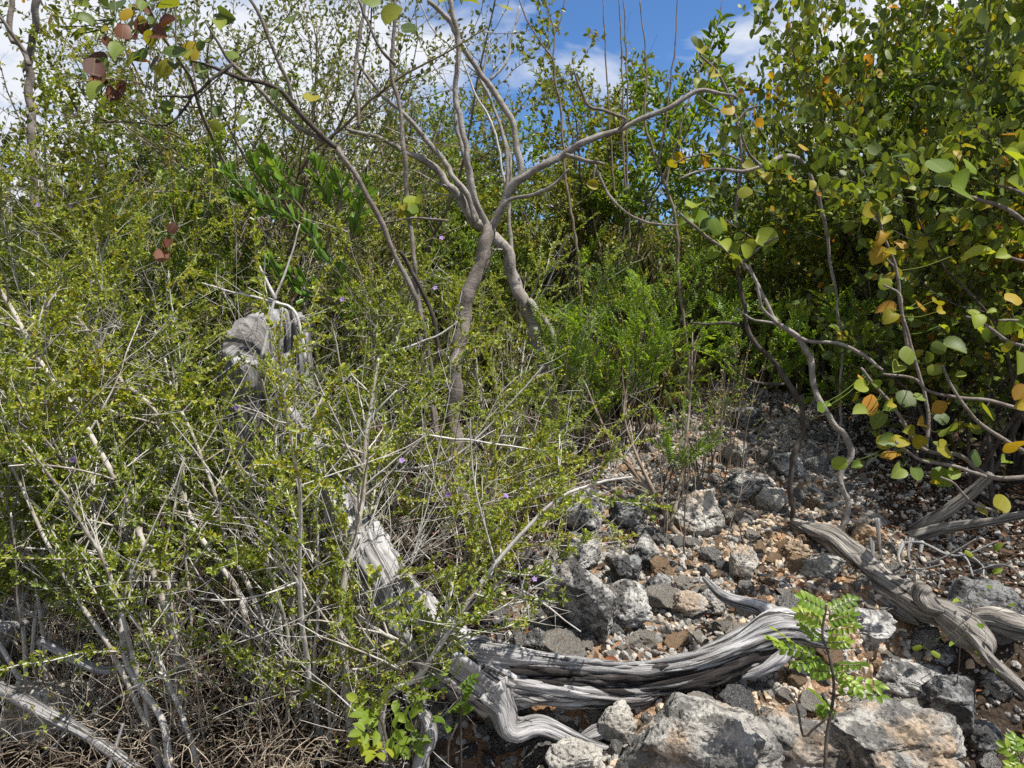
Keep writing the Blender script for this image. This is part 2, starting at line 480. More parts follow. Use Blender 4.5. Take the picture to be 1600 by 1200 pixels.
M['pale_stem'] = bark_mat('pale_grey_stem', (.17, .148, .12), (.38, .345, .295), (.50, .475, .435), .7, 4, .6, .28)
M['dead_stem'] = bark_mat('bleached_stem', (.28, .26, .235), (.48, .46, .43), (.58, .565, .54), .6, 4, .5, .3)
M['dry_stem'] = bark_mat('dry_brown_stem', (.10, .075, .052), (.24, .19, .145), (.34, .30, .25), .4, 4, .4, .5)
M['grey_bark'] = bark_mat('smooth_grey_bark', (.13, .114, .10), (.27, .245, .222), (.37, .345, .315), .6, 1.2, .7, .25, ring=.05)
M['brown_bark'] = bark_mat('brown_grey_bark', (.09, .074, .062), (.22, .19, .165), (.31, .28, .25), .5, 1.5, .8, .3, ring=.04)
M['dark_bark'] = bark_mat('dark_twig_bark', (.035, .028, .023), (.10, .082, .07), (.17, .155, .14), .4, 2, .5, .4)
M['dead_wood'] = deadwood_mat('weathered_wood', .05, .31, .54, .12)
M['stump_wood'] = deadwood_mat('bleached_stump_wood', .04, .20, .36, .1)
M['root_wood'] = deadwood_mat('brown_root_wood', .04, .21, .42, .8)
M['hollow_shade_wood'] = deadwood_mat('shade_black_wood', .008, .03, .11, .2, 1.0)  # near-black wood colour stands for shade in the log's hollow

M['rock_pale'] = rock_mat('pale_limestone', (.64, .61, .55), (.40, .375, .33), (.06, .058, .055), (.48, .31, .17), .55, .35)
M['rock_grey'] = rock_mat('grey_limestone', (.60, .585, .55), (.33, .32, .305), (.04, .04, .042), (.45, .32, .19), .25, .8)
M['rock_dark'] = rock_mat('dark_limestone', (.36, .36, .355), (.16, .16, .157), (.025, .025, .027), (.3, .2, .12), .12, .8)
M['rock_tan'] = rock_mat('tan_ledge_limestone', (.50, .475, .43), (.27, .26, .245), (.045, .045, .045), (.50, .33, .18), .65, .7)
M['rock_rust'] = rock_mat('rust_stained_limestone', (.50, .39, .27), (.36, .24, .14), (.12, .09, .07), (.48, .23, .085), .8, .3)

def gravel_mat():
    m = N('gravel_stone')
    c = m.ramp(m.rnd(), [(0, (.08, .078, .075)), (.25, (.30, .29, .27)), (.55, (.41, .38, .335)), (.75, (.45, .34, .225)), (.9, (.47, .43, .375)), (1, (.36, .20, .095))])
    n = m.noise(m.obj(), 90, 4, .7)
    c = m.mix(.6, c, m.ramp(n, [(.3, .55), (.6, 1.0)]), 'MULTIPLY')
    return m.done(m.bsdf(c, .95, .1, m.bump(n, .7, .006)))
M['gravel'] = gravel_mat()

def ground_mat():
    m = N('rubble_soil')
    v = m.obj()
    a = m.noise(v, 2.2, 5, .6); b = m.noise(v, 30, 6, .7); f = m.noise(v, 140, 4, .7)
    c = m.ramp(b, [(.3, (.13, .105, .08)), (.5, (.29, .235, .175)), (.7, (.42, .37, .30))])
    rust = m.ramp(a, [(.38, 0.0), (.54, 1.0)])
    c = m.mix(m.math('MULTIPLY', rust, .75), c, m.ramp(b, [(.3, (.19, .085, .035)), (.7, (.42, .235, .11))]))
    hum = m.ramp(m.rnd(), [(0, 0.0), (1, 1.0)])
    c = m.mix(hum, c, m.ramp(f, [(.3, (.022, .017, .013)), (.7, (.085, .062, .045))]))
    pb = m.vor(v, 42)
    c = m.mix(.5, c, m.ramp(pb, [(.1, 1.0), (.6, .6)]), 'MULTIPLY')
    sx = m.n('ShaderNodeSeparateXYZ'); m.l(v, sx.inputs[0])
    mr = m.n('ShaderNodeMapRange'); mr.inputs[1].default_value = 6.5; mr.inputs[2].default_value = 9.5; m.l(sx.outputs[1], mr.inputs[0])
    turf = m.ramp(m.noise(v, 1.3, 6, .7), [(.3, (.05, .065, .02)), (.55, (.13, .14, .05)), (.75, (.22, .21, .11))])
    c = m.mix(mr.outputs[0], c, turf)
    h = m.math('ADD', m.math('MULTIPLY', b, .8), m.math('ADD', m.math('MULTIPLY', f, .3), m.math('MULTIPLY', pb, -.7)))
    return m.done(m.bsdf(c, .95, .1, m.bump(h, 1.0, .02)))
M['ground'] = ground_mat()
M['grass'] = leaf_mat('dry_grass_blade', [(0, (.08, .09, .03)), (.6, (.18, .18, .07)), (1, (.32, .29, .16))], .35, .6, .2)
M['straw'] = leaf_mat('dry_straw', [(0, (.09, .07, .05)), (.5, (.23, .185, .135)), (1, (.42, .36, .28))], .15, .7, .2)
# ------------------------------------------------------------ ground sheet
def axis(lo, a, b, step, hi, grow=1.22):
    mid = list(np.arange(a, b + step * .5, step)); L = []; R = []
    s = step; x = a
    while x > lo: s *= grow; x -= s; L.append(x)
    s = step; x = mid[-1]
    while x < hi: s *= grow; x += s; R.append(x)
    return np.array(L[::-1] + mid + R)

def rubble_zone(x, y):
    xl = -.14 + .36 * (y - 2.25); xr = 1.3 + .27 * (y - 2)
    return smooth(-.12, .12, x - xl) * (1 - smooth(-.1, .15, x - xr)) * (1 - smooth(4.9, 5.8, y))

xs = axis(-320, -2.6, 3.0, .022, 320); ys = axis(-320, 1.25, 6.2, .022, 320)
X, Y = np.meshgrid(xs, ys); x_ = X.ravel(); y_ = Y.ravel()
g = Geo()
nx, ny = len(xs), len(ys)
ii = (np.arange(ny - 1)[:, None] * nx + np.arange(nx - 1)[None]).ravel()
gz = ground(x_, y_)
nearw = 1 - smooth(5, 7, np.hypot(x_, y_))
gz = gz + nearw * .012 * np.abs(fbm(np.stack([x_ * 16, y_ * 16, 0 * x_], 1), 3, 77)) * rubble_zone(x_, y_)
g.add(np.stack([x_, y_, gz], 1), np.stack([ii, ii + 1, ii + nx + 1, ii + nx], 1), None, np.stack([x_, y_], 1),
      1 - .95 * rubble_zone(x_, y_))
tag(g.build('ground', M['ground']), kind='structure')

# ------------------------------------------------------------ rocks
import bmesh
def ico(sub):
    bm = bmesh.new(); bmesh.ops.create_icosphere(bm, subdivisions=sub, radius=1.0)
    V = np.array([v.co[:] for v in bm.verts]); F = np.array([[v.index for v in f.verts] for f in bm.faces]); bm.free()
    return V, F
ICO = {k: ico(k) for k in (1, 2, 3, 4, 5)}

def rock_verts(seed, sub=4, facets=11, rough=.09, lo=.44, fine=.05):
    rng = np.random.default_rng(seed)
    V, F = ICO[sub]; V = V.copy()
    for n in rand_unit(rng, facets):
        h = rng.uniform(lo, .8)
        V = V - np.maximum(0, V @ n - h)[:, None] * n[None]
    o = rng.uniform(0, 50, 3)
    nn = unit(V)
    V = V + nn * (rough * fbm(V * 1.7 + o, 4, seed % 97))[:, None]
    V = V + nn * (fine * fbm(V * 8 + o, 3, seed % 89))[:, None]
    if sub >= 4:
        f = fbm(V * 4 + o, 3, seed % 83)
        V = V - nn * (.20 * np.maximum(0, f - .08))[:, None]
        f2 = fbm(V * 2.6 + o + 9, 3, seed % 67)
        V = V - nn * (.10 * np.exp(-(f2 / .05) ** 2))[:, None]
        V = V + nn * (.05 * (np.abs(fbm(V * 13 + o, 3, seed % 71)) - .2))[:, None]
    return V, F

def rock(px, py, w, h, mat, label, seed, depth_ratio=.8, rot=0.0, sub=5, name='rock', sink=.25, lo=.55, lift=0.0, d=None, facets=13, group=None):
    """boulder filling w by h picture units, resting on the ground under it"""
    base, dd = gp(px, py + h * .38)
    d = d or dd
    c = P(px, py, d)
    V, F = rock_verts(seed, sub, facets=facets, lo=lo)
    V = V / np.abs(V).max(0)
    a = math.radians(rot); V = V @ np.array([[math.cos(a), 0, math.sin(a)], [0, 1, 0], [-math.sin(a), 0, math.cos(a)]])
    V = V / np.abs(V).max(0)
    sw, sh = w / FPX * d / 2, h / FPX * d / 2
    V = V * np.array([sw, (sw + sh) / 2 * depth_ratio * 1.15, sh])
    g = Geo(); g.add(V, None, F)
    o = g.build(name, M[mat])
    o.location = tuple(c + np.array([0, (sw + sh) / 2 * depth_ratio * .6, lift]))
    tag(o, label, 'rock', group)
    return o

rocks = [
 (905, 950, 132, 160, 'rock_grey', 'largest grey pyramid-shaped boulder of the rubble, just above the driftwood log', 31, .7, 0, .42),
 (985, 955, 92, 84, 'rock_grey', 'pitted grey stone touching the right side of the largest boulder', 32, .8, 10, .55),
 (985, 897, 60, 62, 'rock_dark', 'dark charcoal stone with a pale lower face above the pitted grey stone', 33, .9, 0, .5),
 (906, 805, 84, 96, 'rock_grey', 'tall rounded grey stone beside the dark cavity under the dead bush', 34, .9, 0, .7),
 (1008, 868, 64, 58, 'rock_grey', 'ridged grey stone at the foot of the dead bush trunk', 35, .9, 15, .5),
 (985, 806, 62, 60, 'rock_dark', 'shadowed dark stone inside the cavity under the dead bush', 36, .9, 0, .6),  # dark rock colour stands for the shade of the cavity
 (910, 870, 76, 62, 'rock_grey', 'grey stone behind the peak of the largest boulder', 37, .9, -12, .5),
 (858, 905, 44, 50, 'rock_dark', 'small dark stone on the left shoulder of the largest boulder', 38, .9, 0, .5),
 (838, 1012, 58, 50, 'rock_dark', 'dark speckled stone resting behind the left end of the driftwood log', 39, .9, 0, .6),
 (1080, 951, 64, 46, 'rock_pale', 'rounded cream stone in the middle of the rubble slope', 40, .9, 0, .8),
 (1118, 948, 44, 50, 'rock_grey', 'blue-grey stone leaning against the rounded cream stone', 41, .9, 0, .6),
 (1030, 925, 56, 54, 'rock_dark', 'brown-black stone left of the rounded cream stone', 42, .9, 0, .6),
 (1165, 890, 48, 66, 'rock_pale', 'upright pale stone standing at the edge of the rusty soil', 43, .8, 8, .6),
 (1095, 805, 92, 84, 'rock_pale', 'pale crumbly boulder beside the twisted foot of the dead bush', 44, .9, 0, .6),
 (1152, 712, 46, 54, 'rock_pale', 'white pointed stone at the top of the rubble slope', 45, .8, -15, .6),
 (1178, 765, 92, 44, 'rock_grey', 'flat grey ledge stone below the white pointed stone', 46, 1.2, 0, .6),
 (1210, 786, 50, 50, 'rock_pale', 'smooth pale stone left of the dark leaning trunk', 47, .9, 0, .8),
 (1236, 730, 60, 40, 'rock_grey', 'low grey stone in shade behind the dark leaning trunk', 48, .9, 0, .6),
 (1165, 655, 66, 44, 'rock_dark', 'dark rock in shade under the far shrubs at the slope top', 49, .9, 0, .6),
 (1362, 842, 56, 44, 'rock_rust', 'orange-topped stone under the brown exposed root', 50, .9, 0, .6),
 (1290, 893, 86, 46, 'rock_pale', 'cream wedge stone tucked against the brown exposed root', 51, .9, 10, .6),
 (1115, 1192, 290, 150, 'rock_tan', 'broad grey and tan ledge boulder in front of the driftwood log', 52, .75, -28, .62),
 (1262, 1178, 190, 84, 'rock_tan', 'grey ledge block beneath the leafy seedling', 53, .8, 12, .6),
 (966, 1140, 64, 80, 'rock_pale', 'smooth white stone under the middle of the driftwood log', 54, .7, 8, .8),
 (900, 1190, 96, 56, 'rock_pale', 'pale stone under the forked lower root of the driftwood', 55, .8, 0, .6),
 (668, 1135, 78, 96, 'rock_grey', 'grey rock behind the bright green seedling at the bottom edge', 56, .8, 0, .65),
 (55, 1130, 170, 120, 'rock_pale', 'pale rock covered by dead leaves at the lower left corner', 57, .8, 0, .6),
 (22, 985, 74, 62, 'rock_grey', 'grey rock at the left edge under the wispy shrubs', 58, .8, 0, .6),
 (1355, 990, 120, 70, 'rock_grey', 'flat grey stone below the underside of the brown root', 59, .9, 5, .6),
 (1415, 1182, 280, 116, 'rock_tan', 'large tan slab sloping to the lower right corner', 60, .9, 40, .5),
 (1425, 1075, 190, 74, 'rock_grey', 'crumbling grey slab above the large tan slab', 61, .9, 25, .6),
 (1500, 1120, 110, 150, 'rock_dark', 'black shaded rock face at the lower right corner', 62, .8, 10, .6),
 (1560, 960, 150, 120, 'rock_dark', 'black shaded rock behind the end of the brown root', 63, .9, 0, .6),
 (1560, 1075, 60, 44, 'rock_grey', 'small shaded grey stone under the tip of the brown root', 65, .9, 0, .6),
 (1480, 1030, 54, 36, 'rock_grey', 'small grey stone wedged below the bend of the brown root', 66, .9, 0, .6),
 (1545, 1165, 70, 54, 'rock_dark', 'dark stone beside the leafy sprig at the corner', 67, .9, 0, .6),
 (1250, 865, 54, 36, 'rock_rust', 'rusty flat stone below the fork of the leaning trunks', 64, .9, 0, .6),
]
for (px, py, w, h, mt, lab, sd, dr, rot, lo) in rocks:
    rock(px, py, w, h, mt, lab, sd, dr, rot, lo=lo)
ROCKBOX = [(r[0], r[1], r[2] * .5, r[3] * .5) for r in rocks]

# loose stones: individually placed copies
rng = np.random.default_rng(5)
PROTO_ST = []
for k in range(14):
    V, F = rock_verts(200 + k, 4, facets=10, rough=.09, lo=.36)
    V = V / np.abs(V).max(0)
    gg = Geo(); gg.add(V, None, F)
    PROTO_ST.append(gg)
classes = [('rock_pale', 'pale cream stone lying loose in the sunlit rubble', 'pale stones loose in the rubble'),
           ('rock_grey', 'mid grey limestone stone lying loose in the rubble', 'grey stones loose in the rubble'),
           ('rock_dark', 'blackened dark stone lying loose in the rubble', 'dark stones loose in the rubble'),
           ('rock_rust', 'rust-stained orange stone lying in the reddish soil', 'rusty stones in the reddish soil')]
ST_MESH = {}
pxs = []; tries = 0
poly_l = lambda y: np.interp(y, [660, 760, 900, 1000, 1200], [1010, 1040, 790, 745, 720])
poly_r = lambda y: np.interp(y, [660, 760, 850, 950, 1050, 1200], [1250, 1340, 1370, 1420, 1430, 1540])
while len(pxs) < 300 and tries < 14000:
    tries += 1
    py = rng.uniform(665, 1195); px = rng.uniform(poly_l(py) - 10, poly_r(py) + 20)
    r = (9 + 20 * rng.random() ** 1.6) * (1.4 if px < 1130 and py > 760 else 1.0) * (.65 + .45 * (py - 660) / 540)
    if any(abs(px - a) < w_ * .75 and abs(py - b) < h_ * .75 for a, b, w_, h_ in ROCKBOX): continue
    if 600 < px < 1260 and abs(py - np.interp(px, [740, 900, 1000, 1100, 1225], [1062, 1072, 1075, 1055, 1010])) < 46: continue
    if any((px - a) ** 2 + (py - b) ** 2 < (.66 * (r + q)) ** 2 for a, b, q in pxs): continue
    pxs.append((px, py, r))
pts_, ds_ = GP([p[0] for p in pxs], [p[1] for p in pxs])
for (px, py, r), q, d in zip(pxs, pts_, ds_):
    rust = math.exp(-(((px - 1215) / 110) ** 2 + ((py - 880) / 70) ** 2)) + math.exp(-(((px - 1340) / 90) ** 2 + ((py - 1110) / 70) ** 2))
    pr = np.array([.40, .38, .07 + .10 * (px > 1280), .06 + .9 * rust]); c = int(rng.choice(4, p=pr / pr.sum()))
    k = int(rng.integers(14)); key = (k, c)
    rad = r / FPX * d
    if key not in ST_MESH:
        o = PROTO_ST[k].build('stone', M[classes[c][0]]); ST_MESH[key] = o.data
    else:
        o = bpy.data.objects.new('stone', ST_MESH[key]); COL.objects.link(o)
    o.location = (q[0], q[1], q[2] + rad * rng.uniform(.1, .4))
    o.rotation_euler = tuple(rng.uniform(-.5, .5, 2)) + (rng.uniform(0, 6.28),)
    o.scale = (rad * rng.uniform(.85, 1.35), rad * rng.uniform(.8, 1.2), rad * rng.uniform(.6, 1.0))
    tag(o, classes[c][1], 'stone', classes[c][2])

# gravel: uncountable
g = Geo()
n = 42000
x = rng.uniform(-.6, 2.6, n * 3); y = 1.7 + 4 * rng.random(n * 3) ** 1.3
keep = rng.random(n * 3) < rubble_zone(x, y) * .95 + .08 + .3 * (x > 1.1)
x, y = x[keep][:n], y[keep][:n]
z = ground(x, y)
rr = .003 + .018 * rng.random(len(x)) ** 3.2
T_ = [rock_verts(300 + k, 1 if k < 6 else 2, 6, .25, .5) for k in range(9)]
rn = np.clip(rng.beta(2, 2, len(x)) * .8 + .25 * fbm(np.stack([x * 2, y * 2, z], 1), 2, 4), 0, 1)
rustw = np.exp(-(((x - 1.25) / .45) ** 2 + ((y - 3.0) / .6) ** 2)) + np.exp(-(((x - .95) / .25) ** 2 + ((y - 2.05) / .2) ** 2))
rn = np.where(rng.random(len(x)) < np.minimum(.85, rustw * .95), rng.uniform(.68, 1, len(x)), rn * .9)
for k in range(9):
    s = np.arange(k, len(x), 9)
    V, F = T_[k]
    A = rand_unit(rng, len(s)); B = perp(rng, A); C = np.cross(A, B)
    sc = rr[s][:, None] * np.array([[1.2, .9, .7]])
    W = V[None, :, 0:1] * (A * sc[:, 0:1])[:, None] + V[None, :, 1:2] * (B * sc[:, 1:2])[:, None] + V[None, :, 2:3] * (C * sc[:, 2:3])[:, None]
    W = W + np.stack([x[s], y[s], z[s] + rr[s] * .4], 1)[:, None]
    Fa = (F[None] + (np.arange(len(s)) * len(V))[:, None, None]).reshape(-1, 3)
    g.add(W.reshape(-1, 3), None, Fa, None, np.repeat(rn[s], len(V)))
tag(g.build('gravel', M['gravel'], smooth_=False), 'gravel and stone chips filling the gaps of the rubble slope', kind='stuff')

# leaf and twig litter
def scatter(n, x0, x1, y0, y1, f):
    x = rng.uniform(x0, x1, n); y = rng.uniform(y0, y1, n)
    k = rng.random(n) < f(x, y)
    return x[k], y[k]
g = Geo()
x, y = scatter(26000, -2.4, 2.8, 1.6, 6, lambda a, b: .16 + .84 * (1 - rubble_zone(a, b)) * (.5 + .5 * vnoise(np.stack([a * 3, b * 3, 0 * a], 1), 8)))
z = ground(x, y) + rng.uniform(.003, .03, len(x))
d = rand_unit(rng, len(x)); d[:, 2] *= .35; d = unit(d)
leaves(g, T_OVAL, np.stack([x, y, z], 1), d, up_normal(rng, d, .6), rng.uniform(.018, .05, len(x)), rng.uniform(.010, .03, len(x)), rng.random(len(x)))
tag(g.build('leaf_litter', M['dead_leaf']), 'brown dead leaves covering the soil under the shrubs', kind='stuff')
g = Geo()
x, y = scatter(9500, -2.0, .25, 1.7, 3.6, lambda a, b: np.clip(1 - rubble_zone(a, b) * 3, 0, 1) * (.25 + .75 * (b < 2.6)))
z = ground(x, y)
for i in range(len(x)):
    dd = rng.normal(size=3); dd[2] = abs(dd[2]) * .5 + .1
    p = walk(rng, (x[i], y[i], z[i] + rng.random() ** 1.6 * .16), dd / np.linalg.norm(dd), rng.uniform(.06, .24), 5, .35, -.06)
    tube(g, p, np.linspace(1, .5, 6) * rng.uniform(.0009, .0022), 3, rnd=rng.random(), cap=False)
tag(g.build('twig_litter', M['straw']), 'tangled mat of thin dead twigs and straw under the wispy shrubs', kind='stuff')
# ------------------------------------------------------------ dead wood
def px_tube(g, pts, rads, dfun, step=.012, sides=40, **kw):
    """pts: picture positions, rads: picture radii, dfun(px,py) or (d0,d1): distance"""
    pts = np.asarray(pts, float)
    if callable(dfun): ds = np.array([dfun(a, b) for a, b in pts])
    else: ds = np.interp(np.linspace(0, 1, len(pts)), np.linspace(0, 1, len(dfun)), dfun)
    W = np.array([P(a, b, d) for (a, b), d in zip(pts, ds)])
    q, par = catmull(W, step)
    k = np.linspace(0, 1, len(pts))
    r = np.interp(par, k, np.asarray(rads, float)) / FPX * np.interp(par, k, ds)
    tube(g, q, r, sides, **kw)
    return q, r

dl0 = gp(740, 1085)[1]; dl1 = gp(1225, 1012)[1]
def dlog(a, b): return -.17 + dl0 + (dl1 - dl0) * (a - 740) / 485.0
o0 = P(950, 1090, dlog(950, 0))
lg = thing('driftwood_log', 'long weathered grey driftwood log lying across the rubble with its shaded crevice painted black', 'log', o0)
g = Geo()
kw = dict(groove=.20, rough=.34, vfreq=4.2)
px_tube(g, [(455, 640), (510, 720), (545, 800), (590, 890), (640, 965), (690, 1022), (760, 1055), (815, 1068), (870, 1072)], [14, 22, 29, 36, 46, 48, 45, 34, 12], lambda a, b: dlog(a, b) + .03 + (.55 if b < 700 else .45 if b < 760 else .33 if b < 850 else .12 if b < 900 else .05 if b < 980 else 0), sides=64, seed=1, twist=2, **kw)
px_tube(g, [(755, 1066), (800, 1068), (870, 1077), (940, 1083), (1000, 1084), (1045, 1074)], [8, 26, 23, 21, 17, 3], dlog, sides=64, seed=2, twist=.8, **kw)
px_tube(g, [(700, 1008), (745, 1018), (800, 1026), (852, 1030), (940, 1041), (992, 1047), (1080, 1035), (1150, 1008), (1200, 986), (1235, 982), (1285, 1000), (1332, 1012)], [6, 20, 16, 11, 10, 12, 14, 18, 24, 25, 13, 2], lambda a, b: dlog(a, b) - .01, sides=56, seed=3, twist=.5, **kw)
px_tube(g, [(1222, 978), (1190, 952), (1134, 934), (1100, 903)], [19, 13, 9, 4], lambda a, b: dlog(a, b) + (985 - b) / 80 * .28, sides=36, seed=4, **kw)
px_tube(g, [(1135, 1060), (1175, 1046), (1215, 1022), (1240, 1000)], [5, 13, 16, 9], lambda a, b: dlog(a, b) - .02, sides=36, seed=5, groove=.25, rough=.4, vfreq=3)
g.build('log_body', M['dead_wood'], lg, local=o0)
g = Geo()
px_tube(g, [(800, 1048), (880, 1054), (960, 1066), (1030, 1066), (1100, 1050), (1170, 1026), (1226, 1000)], [16, 15, 15, 21, 24, 25, 19], lambda a, b: dlog(a, b) + .008, sides=56, seed=6, **kw)
o = g.build('crevice_shade', M['hollow_shade_wood'], lg, local=o0); o['label'] = 'crevice running along the log, its shade given as near-black wood'  # shade between the log strips built as a near-black tube
rs = np.random.default_rng(9)
gs = Geo(); gc = Geo()
for k in range(64):
    x0 = rs.uniform(740, 1190); ln = rs.uniform(40, 150); x1 = min(1225, x0 + ln)
    off = rs.uniform(-30, 32)
    mid = lambda a: np.interp(a, [740, 850, 1000, 1100, 1225], [1050, 1054, 1064, 1046, 1000])
    o_ = off + rs.normal(0, 3)
    pts = [(x0, mid(x0) + off), ((x0 + x1) / 2, mid((x0 + x1) / 2) + (off + o_) / 2 + rs.normal(0, 2)), (x1, mid(x1) + o_)]
    near_ = .045 * math.sqrt(max(0, 1 - (off / 38) ** 2))
    px_tube(gc if abs(off) < 13 or rs.random() < .2 else gs, pts, [1.5, rs.uniform(3, 7), 1], lambda a, b: dlog(a, b) - near_ + .012, step=.02, sides=10, groove=.3, rough=.4, vfreq=2, seed=k)
gs.build('splinters', M['dead_wood'], lg, local=o0)['kind'] = 'stuff'
gc.build('shade_black_splinters', M['hollow_shade_wood'], lg, local=o0)['kind'] = 'stuff'  # dark splinters carry the same painted crevice shade
g = Geo()
px_tube(g, [(765, 1075), (785, 1105), (800, 1140), (845, 1134), (890, 1152), (925, 1166), (970, 1173)], [36, 22, 18, 15, 13, 10, 4], lambda a, b: dlog(a, b) - .015 - (b - 1075) * .0007, sides=40, seed=7, **kw)
g.build('root', M['dead_wood'], lg, local=o0)
g = Geo()
px_tube(g, [(905, 1158), (930, 1146), (955, 1137), (986, 1127)], [8, 14, 13, 5], lambda a, b: dlog(a, b) - .05, sides=36, seed=8, groove=.3, rough=.4, vfreq=3)
g.build('root', M['dead_wood'], lg, local=o0)

# hollow stump
def hollow_stump():
    dt = 2.95
    top = P(415, 528, dt); bx, bd = gp(430, 985)
    base = np.array([P(425, 900, dt)[0], dt + .02, 0]); base[2] = ground(base[0], base[1])[0] - .08
    root = thing('hollow_stump', 'tall bleached dead stump with a hollow broken top behind the wispy shrubs', 'stump', base)
    S, H = 128, 90
    th = np.arange(S) / S * 2 * math.pi
    g = Geo()
    rt = 66 / FPX * dt
    rows = []; uvs = []
    cs = np.stack([np.cos(th), np.sin(th)], 1)
    rim = .105 * np.sin(th) + .010 * fbm(np.stack([cs[:, 0] * 3, cs[:, 1] * 3, 0 * th], 1), 3, 4) + .008 * np.abs(fbm(np.stack([cs[:, 0] * 11, cs[:, 1] * 11, 0 * th], 1), 2, 7))
    lobe = .10 + .30 * np.exp(-((np.angle(np.exp(1j * (th - math.radians(186)))) / .55) ** 2)) + .30 * np.exp(-((np.angle(np.exp(1j * (th - math.radians(-22)))) / .45) ** 2)) \
        + .14 * np.exp(-((np.angle(np.exp(1j * (th - math.radians(255)))) / .35) ** 2)) + .12 * np.exp(-((np.angle(np.exp(1j * (th - math.radians(60)))) / .4) ** 2))
    htop = top[2] - base[2]
    for i in range(H):
        t = i / (H - 1)
        c = base + (top - base) * t + np.array([.05 * math.sin(3.2 * t + .5), 0, 0]) * (1 - t)
        z = base[2] + (htop + rim) * t
        R = rt * (1.0 + .12 * (1 - t)) + lobe * (1 - t) ** 2.4 * 1.0
        q = np.stack([cs[:, 0] * 3.2, cs[:, 1] * 3.2, np.full(S, t * 2.0)], 1)
        R = R * (1 + .07 * (np.abs(fbm(q * np.array([4.5, 4.5, .9]), 3, 12)) * 2 - .4) + .10 * fbm(q * .5, 2, 3))
        rows.append(np.stack([c[0] + R * cs[:, 0], c[1] + R * cs[:, 1], z], 1)); uvs.append(np.stack([th / 6.283, np.full(S, t * htop)], 1))
    Rtop = np.hypot(rows[-1][:, 0] - top[0], rows[-1][:, 1] - top[1])
    for k, (fr, dz) in enumerate([(.96, .010), (.86, .014), (.72, .006), (.58, -.006), (.47, -.05), (.42, -.20), (.36, -.36), (.02, -.42)]):
        q = np.stack([cs[:, 0] * 4, cs[:, 1] * 4, np.full(S, k * .4)], 1)
        fr2 = fr + (.05 * fbm(q, 3, 33) if 0 < k < 7 else 0)
        c = top + np.array([.06, .02, 0]) * min(k, 4) / 4
        rows.append(np.stack([c[0] + Rtop * fr2 * cs[:, 0], c[1] + Rtop * fr2 * cs[:, 1], top[2] + rim + dz + .02 * fbm(q * 2, 2, 3)], 1)); uvs.append(np.stack([th / 6.283, np.full(S, htop + .05 * k)], 1))
    V = np.concatenate(rows); nr = len(rows)
    i = np.arange(nr - 1)[:, None] * S; j = np.arange(S)[None]; k = (j + 1) % S
    g.add(V, np.stack([i + j, i + k, i + S + k, i + S + j], -1).reshape(-1, 4), None, np.concatenate(uvs))
    g.build('stump_trunk', M['stump_wood'], root, local=base)
hollow_stump()

# brown exposed root on the right
dr0 = gp(1250, 832)[1]; dr1 = gp(1440, 985)[1]
def drt(a, b): return float(np.interp(a, [1240, 1440, 1600], [dr0, dr1 - .02, dr1 - .22]))
o1 = P(1400, 930, drt(1400, 0))
rt_ = thing('exposed_root', 'thick brown-grey exposed root slanting down the right side of the rubble', 'root', o1)
g = Geo(); kw = dict(groove=.30, rough=.42, vfreq=4.6)
px_tube(g, [(1238, 815), (1270, 830), (1305, 845), (1335, 872), (1365, 900), (1404, 927), (1445, 955), (1480, 972)], [6, 13, 18, 21, 23, 24, 22, 9], drt, sides=48, seed=21, **kw)
px_tube(g, [(1283, 890), (1320, 899), (1345, 912), (1375, 935), (1415, 962), (1436, 978)], [3, 12, 15, 15, 10, 1], lambda a, b: drt(a, b) - .035, sides=40, seed=22, **kw)
px_tube(g, [(1440, 935), (1474, 956), (1512, 985), (1540, 1008), (1546, 1030)], [8, 20, 23, 15, 1], lambda a, b: drt(a, b) - .02, sides=44, seed=23, **kw)
px_tube(g, [(1515, 970), (1550, 968), (1580, 978), (1640, 995)], [14, 18, 17, 14], lambda a, b: drt(a, b) + .05, sides=40, seed=24, **kw)
px_tube(g, [(1508, 985), (1545, 1030), (1575, 1056), (1620, 1100)], [7, 9, 9, 8], lambda a, b: drt(a, b) - .06, sides=30, seed=25, **kw)
g.build('root_body', M['root_wood'], rt_, local=o1)
g = Geo()
px_tube(g, [(1445, 915), (1437, 930), (1452, 945), (1475, 955)], [11, 14, 15, 4], lambda a, b: drt(a, b) - .06, sides=36, seed=26, **kw)
g.build('root_knot', M['root_wood'], rt_, local=o1)

# curled dead root at the bottom edge and bleached broken branches at the left
def dead_branch(name, label, cat, pts, rads, dd, mat='dead_wood', sides=28, side_br=(), groove=.14):
    o = P(*pts[len(pts) // 2], np.mean(dd))
    t = thing(name, label, cat, o)
    g = Geo(); px_tube(g, pts, rads, dd, sides=sides, groove=groove, rough=.2, vfreq=2.6, seed=len(pts) * 7)
    g.build('limb', M[mat], t, local=o)
    for p, r, d in side_br:
        g = Geo(); px_tube(g, p, r, d, sides=12, groove=.1, rough=.2, seed=3)
        g.build('twig', M[mat], t, local=o)
    return t
dead_branch('dead_root', 'curled bleached root looping up beside the bright green seedling', 'root', [(660, 1230), (655, 1190), (672, 1155), (668, 1125), (650, 1100), (632, 1088)], [12, 11, 11, 10, 8, 5], (1.92, 2.0))
dead_branch('dead_branch', 'thick bleached dead branch sloping out of the lower left corner', 'branch', [(-30, 1062), (20, 1085), (87, 1123), (140, 1151), (215, 1205)], [9, 10, 10, 9, 9], (2.0, 1.9), 'dead_wood', 24, [([(168, 1205), (180, 1170), (193, 1130)], [4, 4, 2], (1.9, 1.92))])
dead_branch('dead_branch', 'short broken bleached branch jutting left from a stem at lower left', 'branch', [(205, 1045), (190, 1044), (157, 1046), (115, 1028), (82, 1010), (60, 1000)], [7, 7, 7, 8, 8, 6], (2.05, 2.0), 'dead_wood', 24)
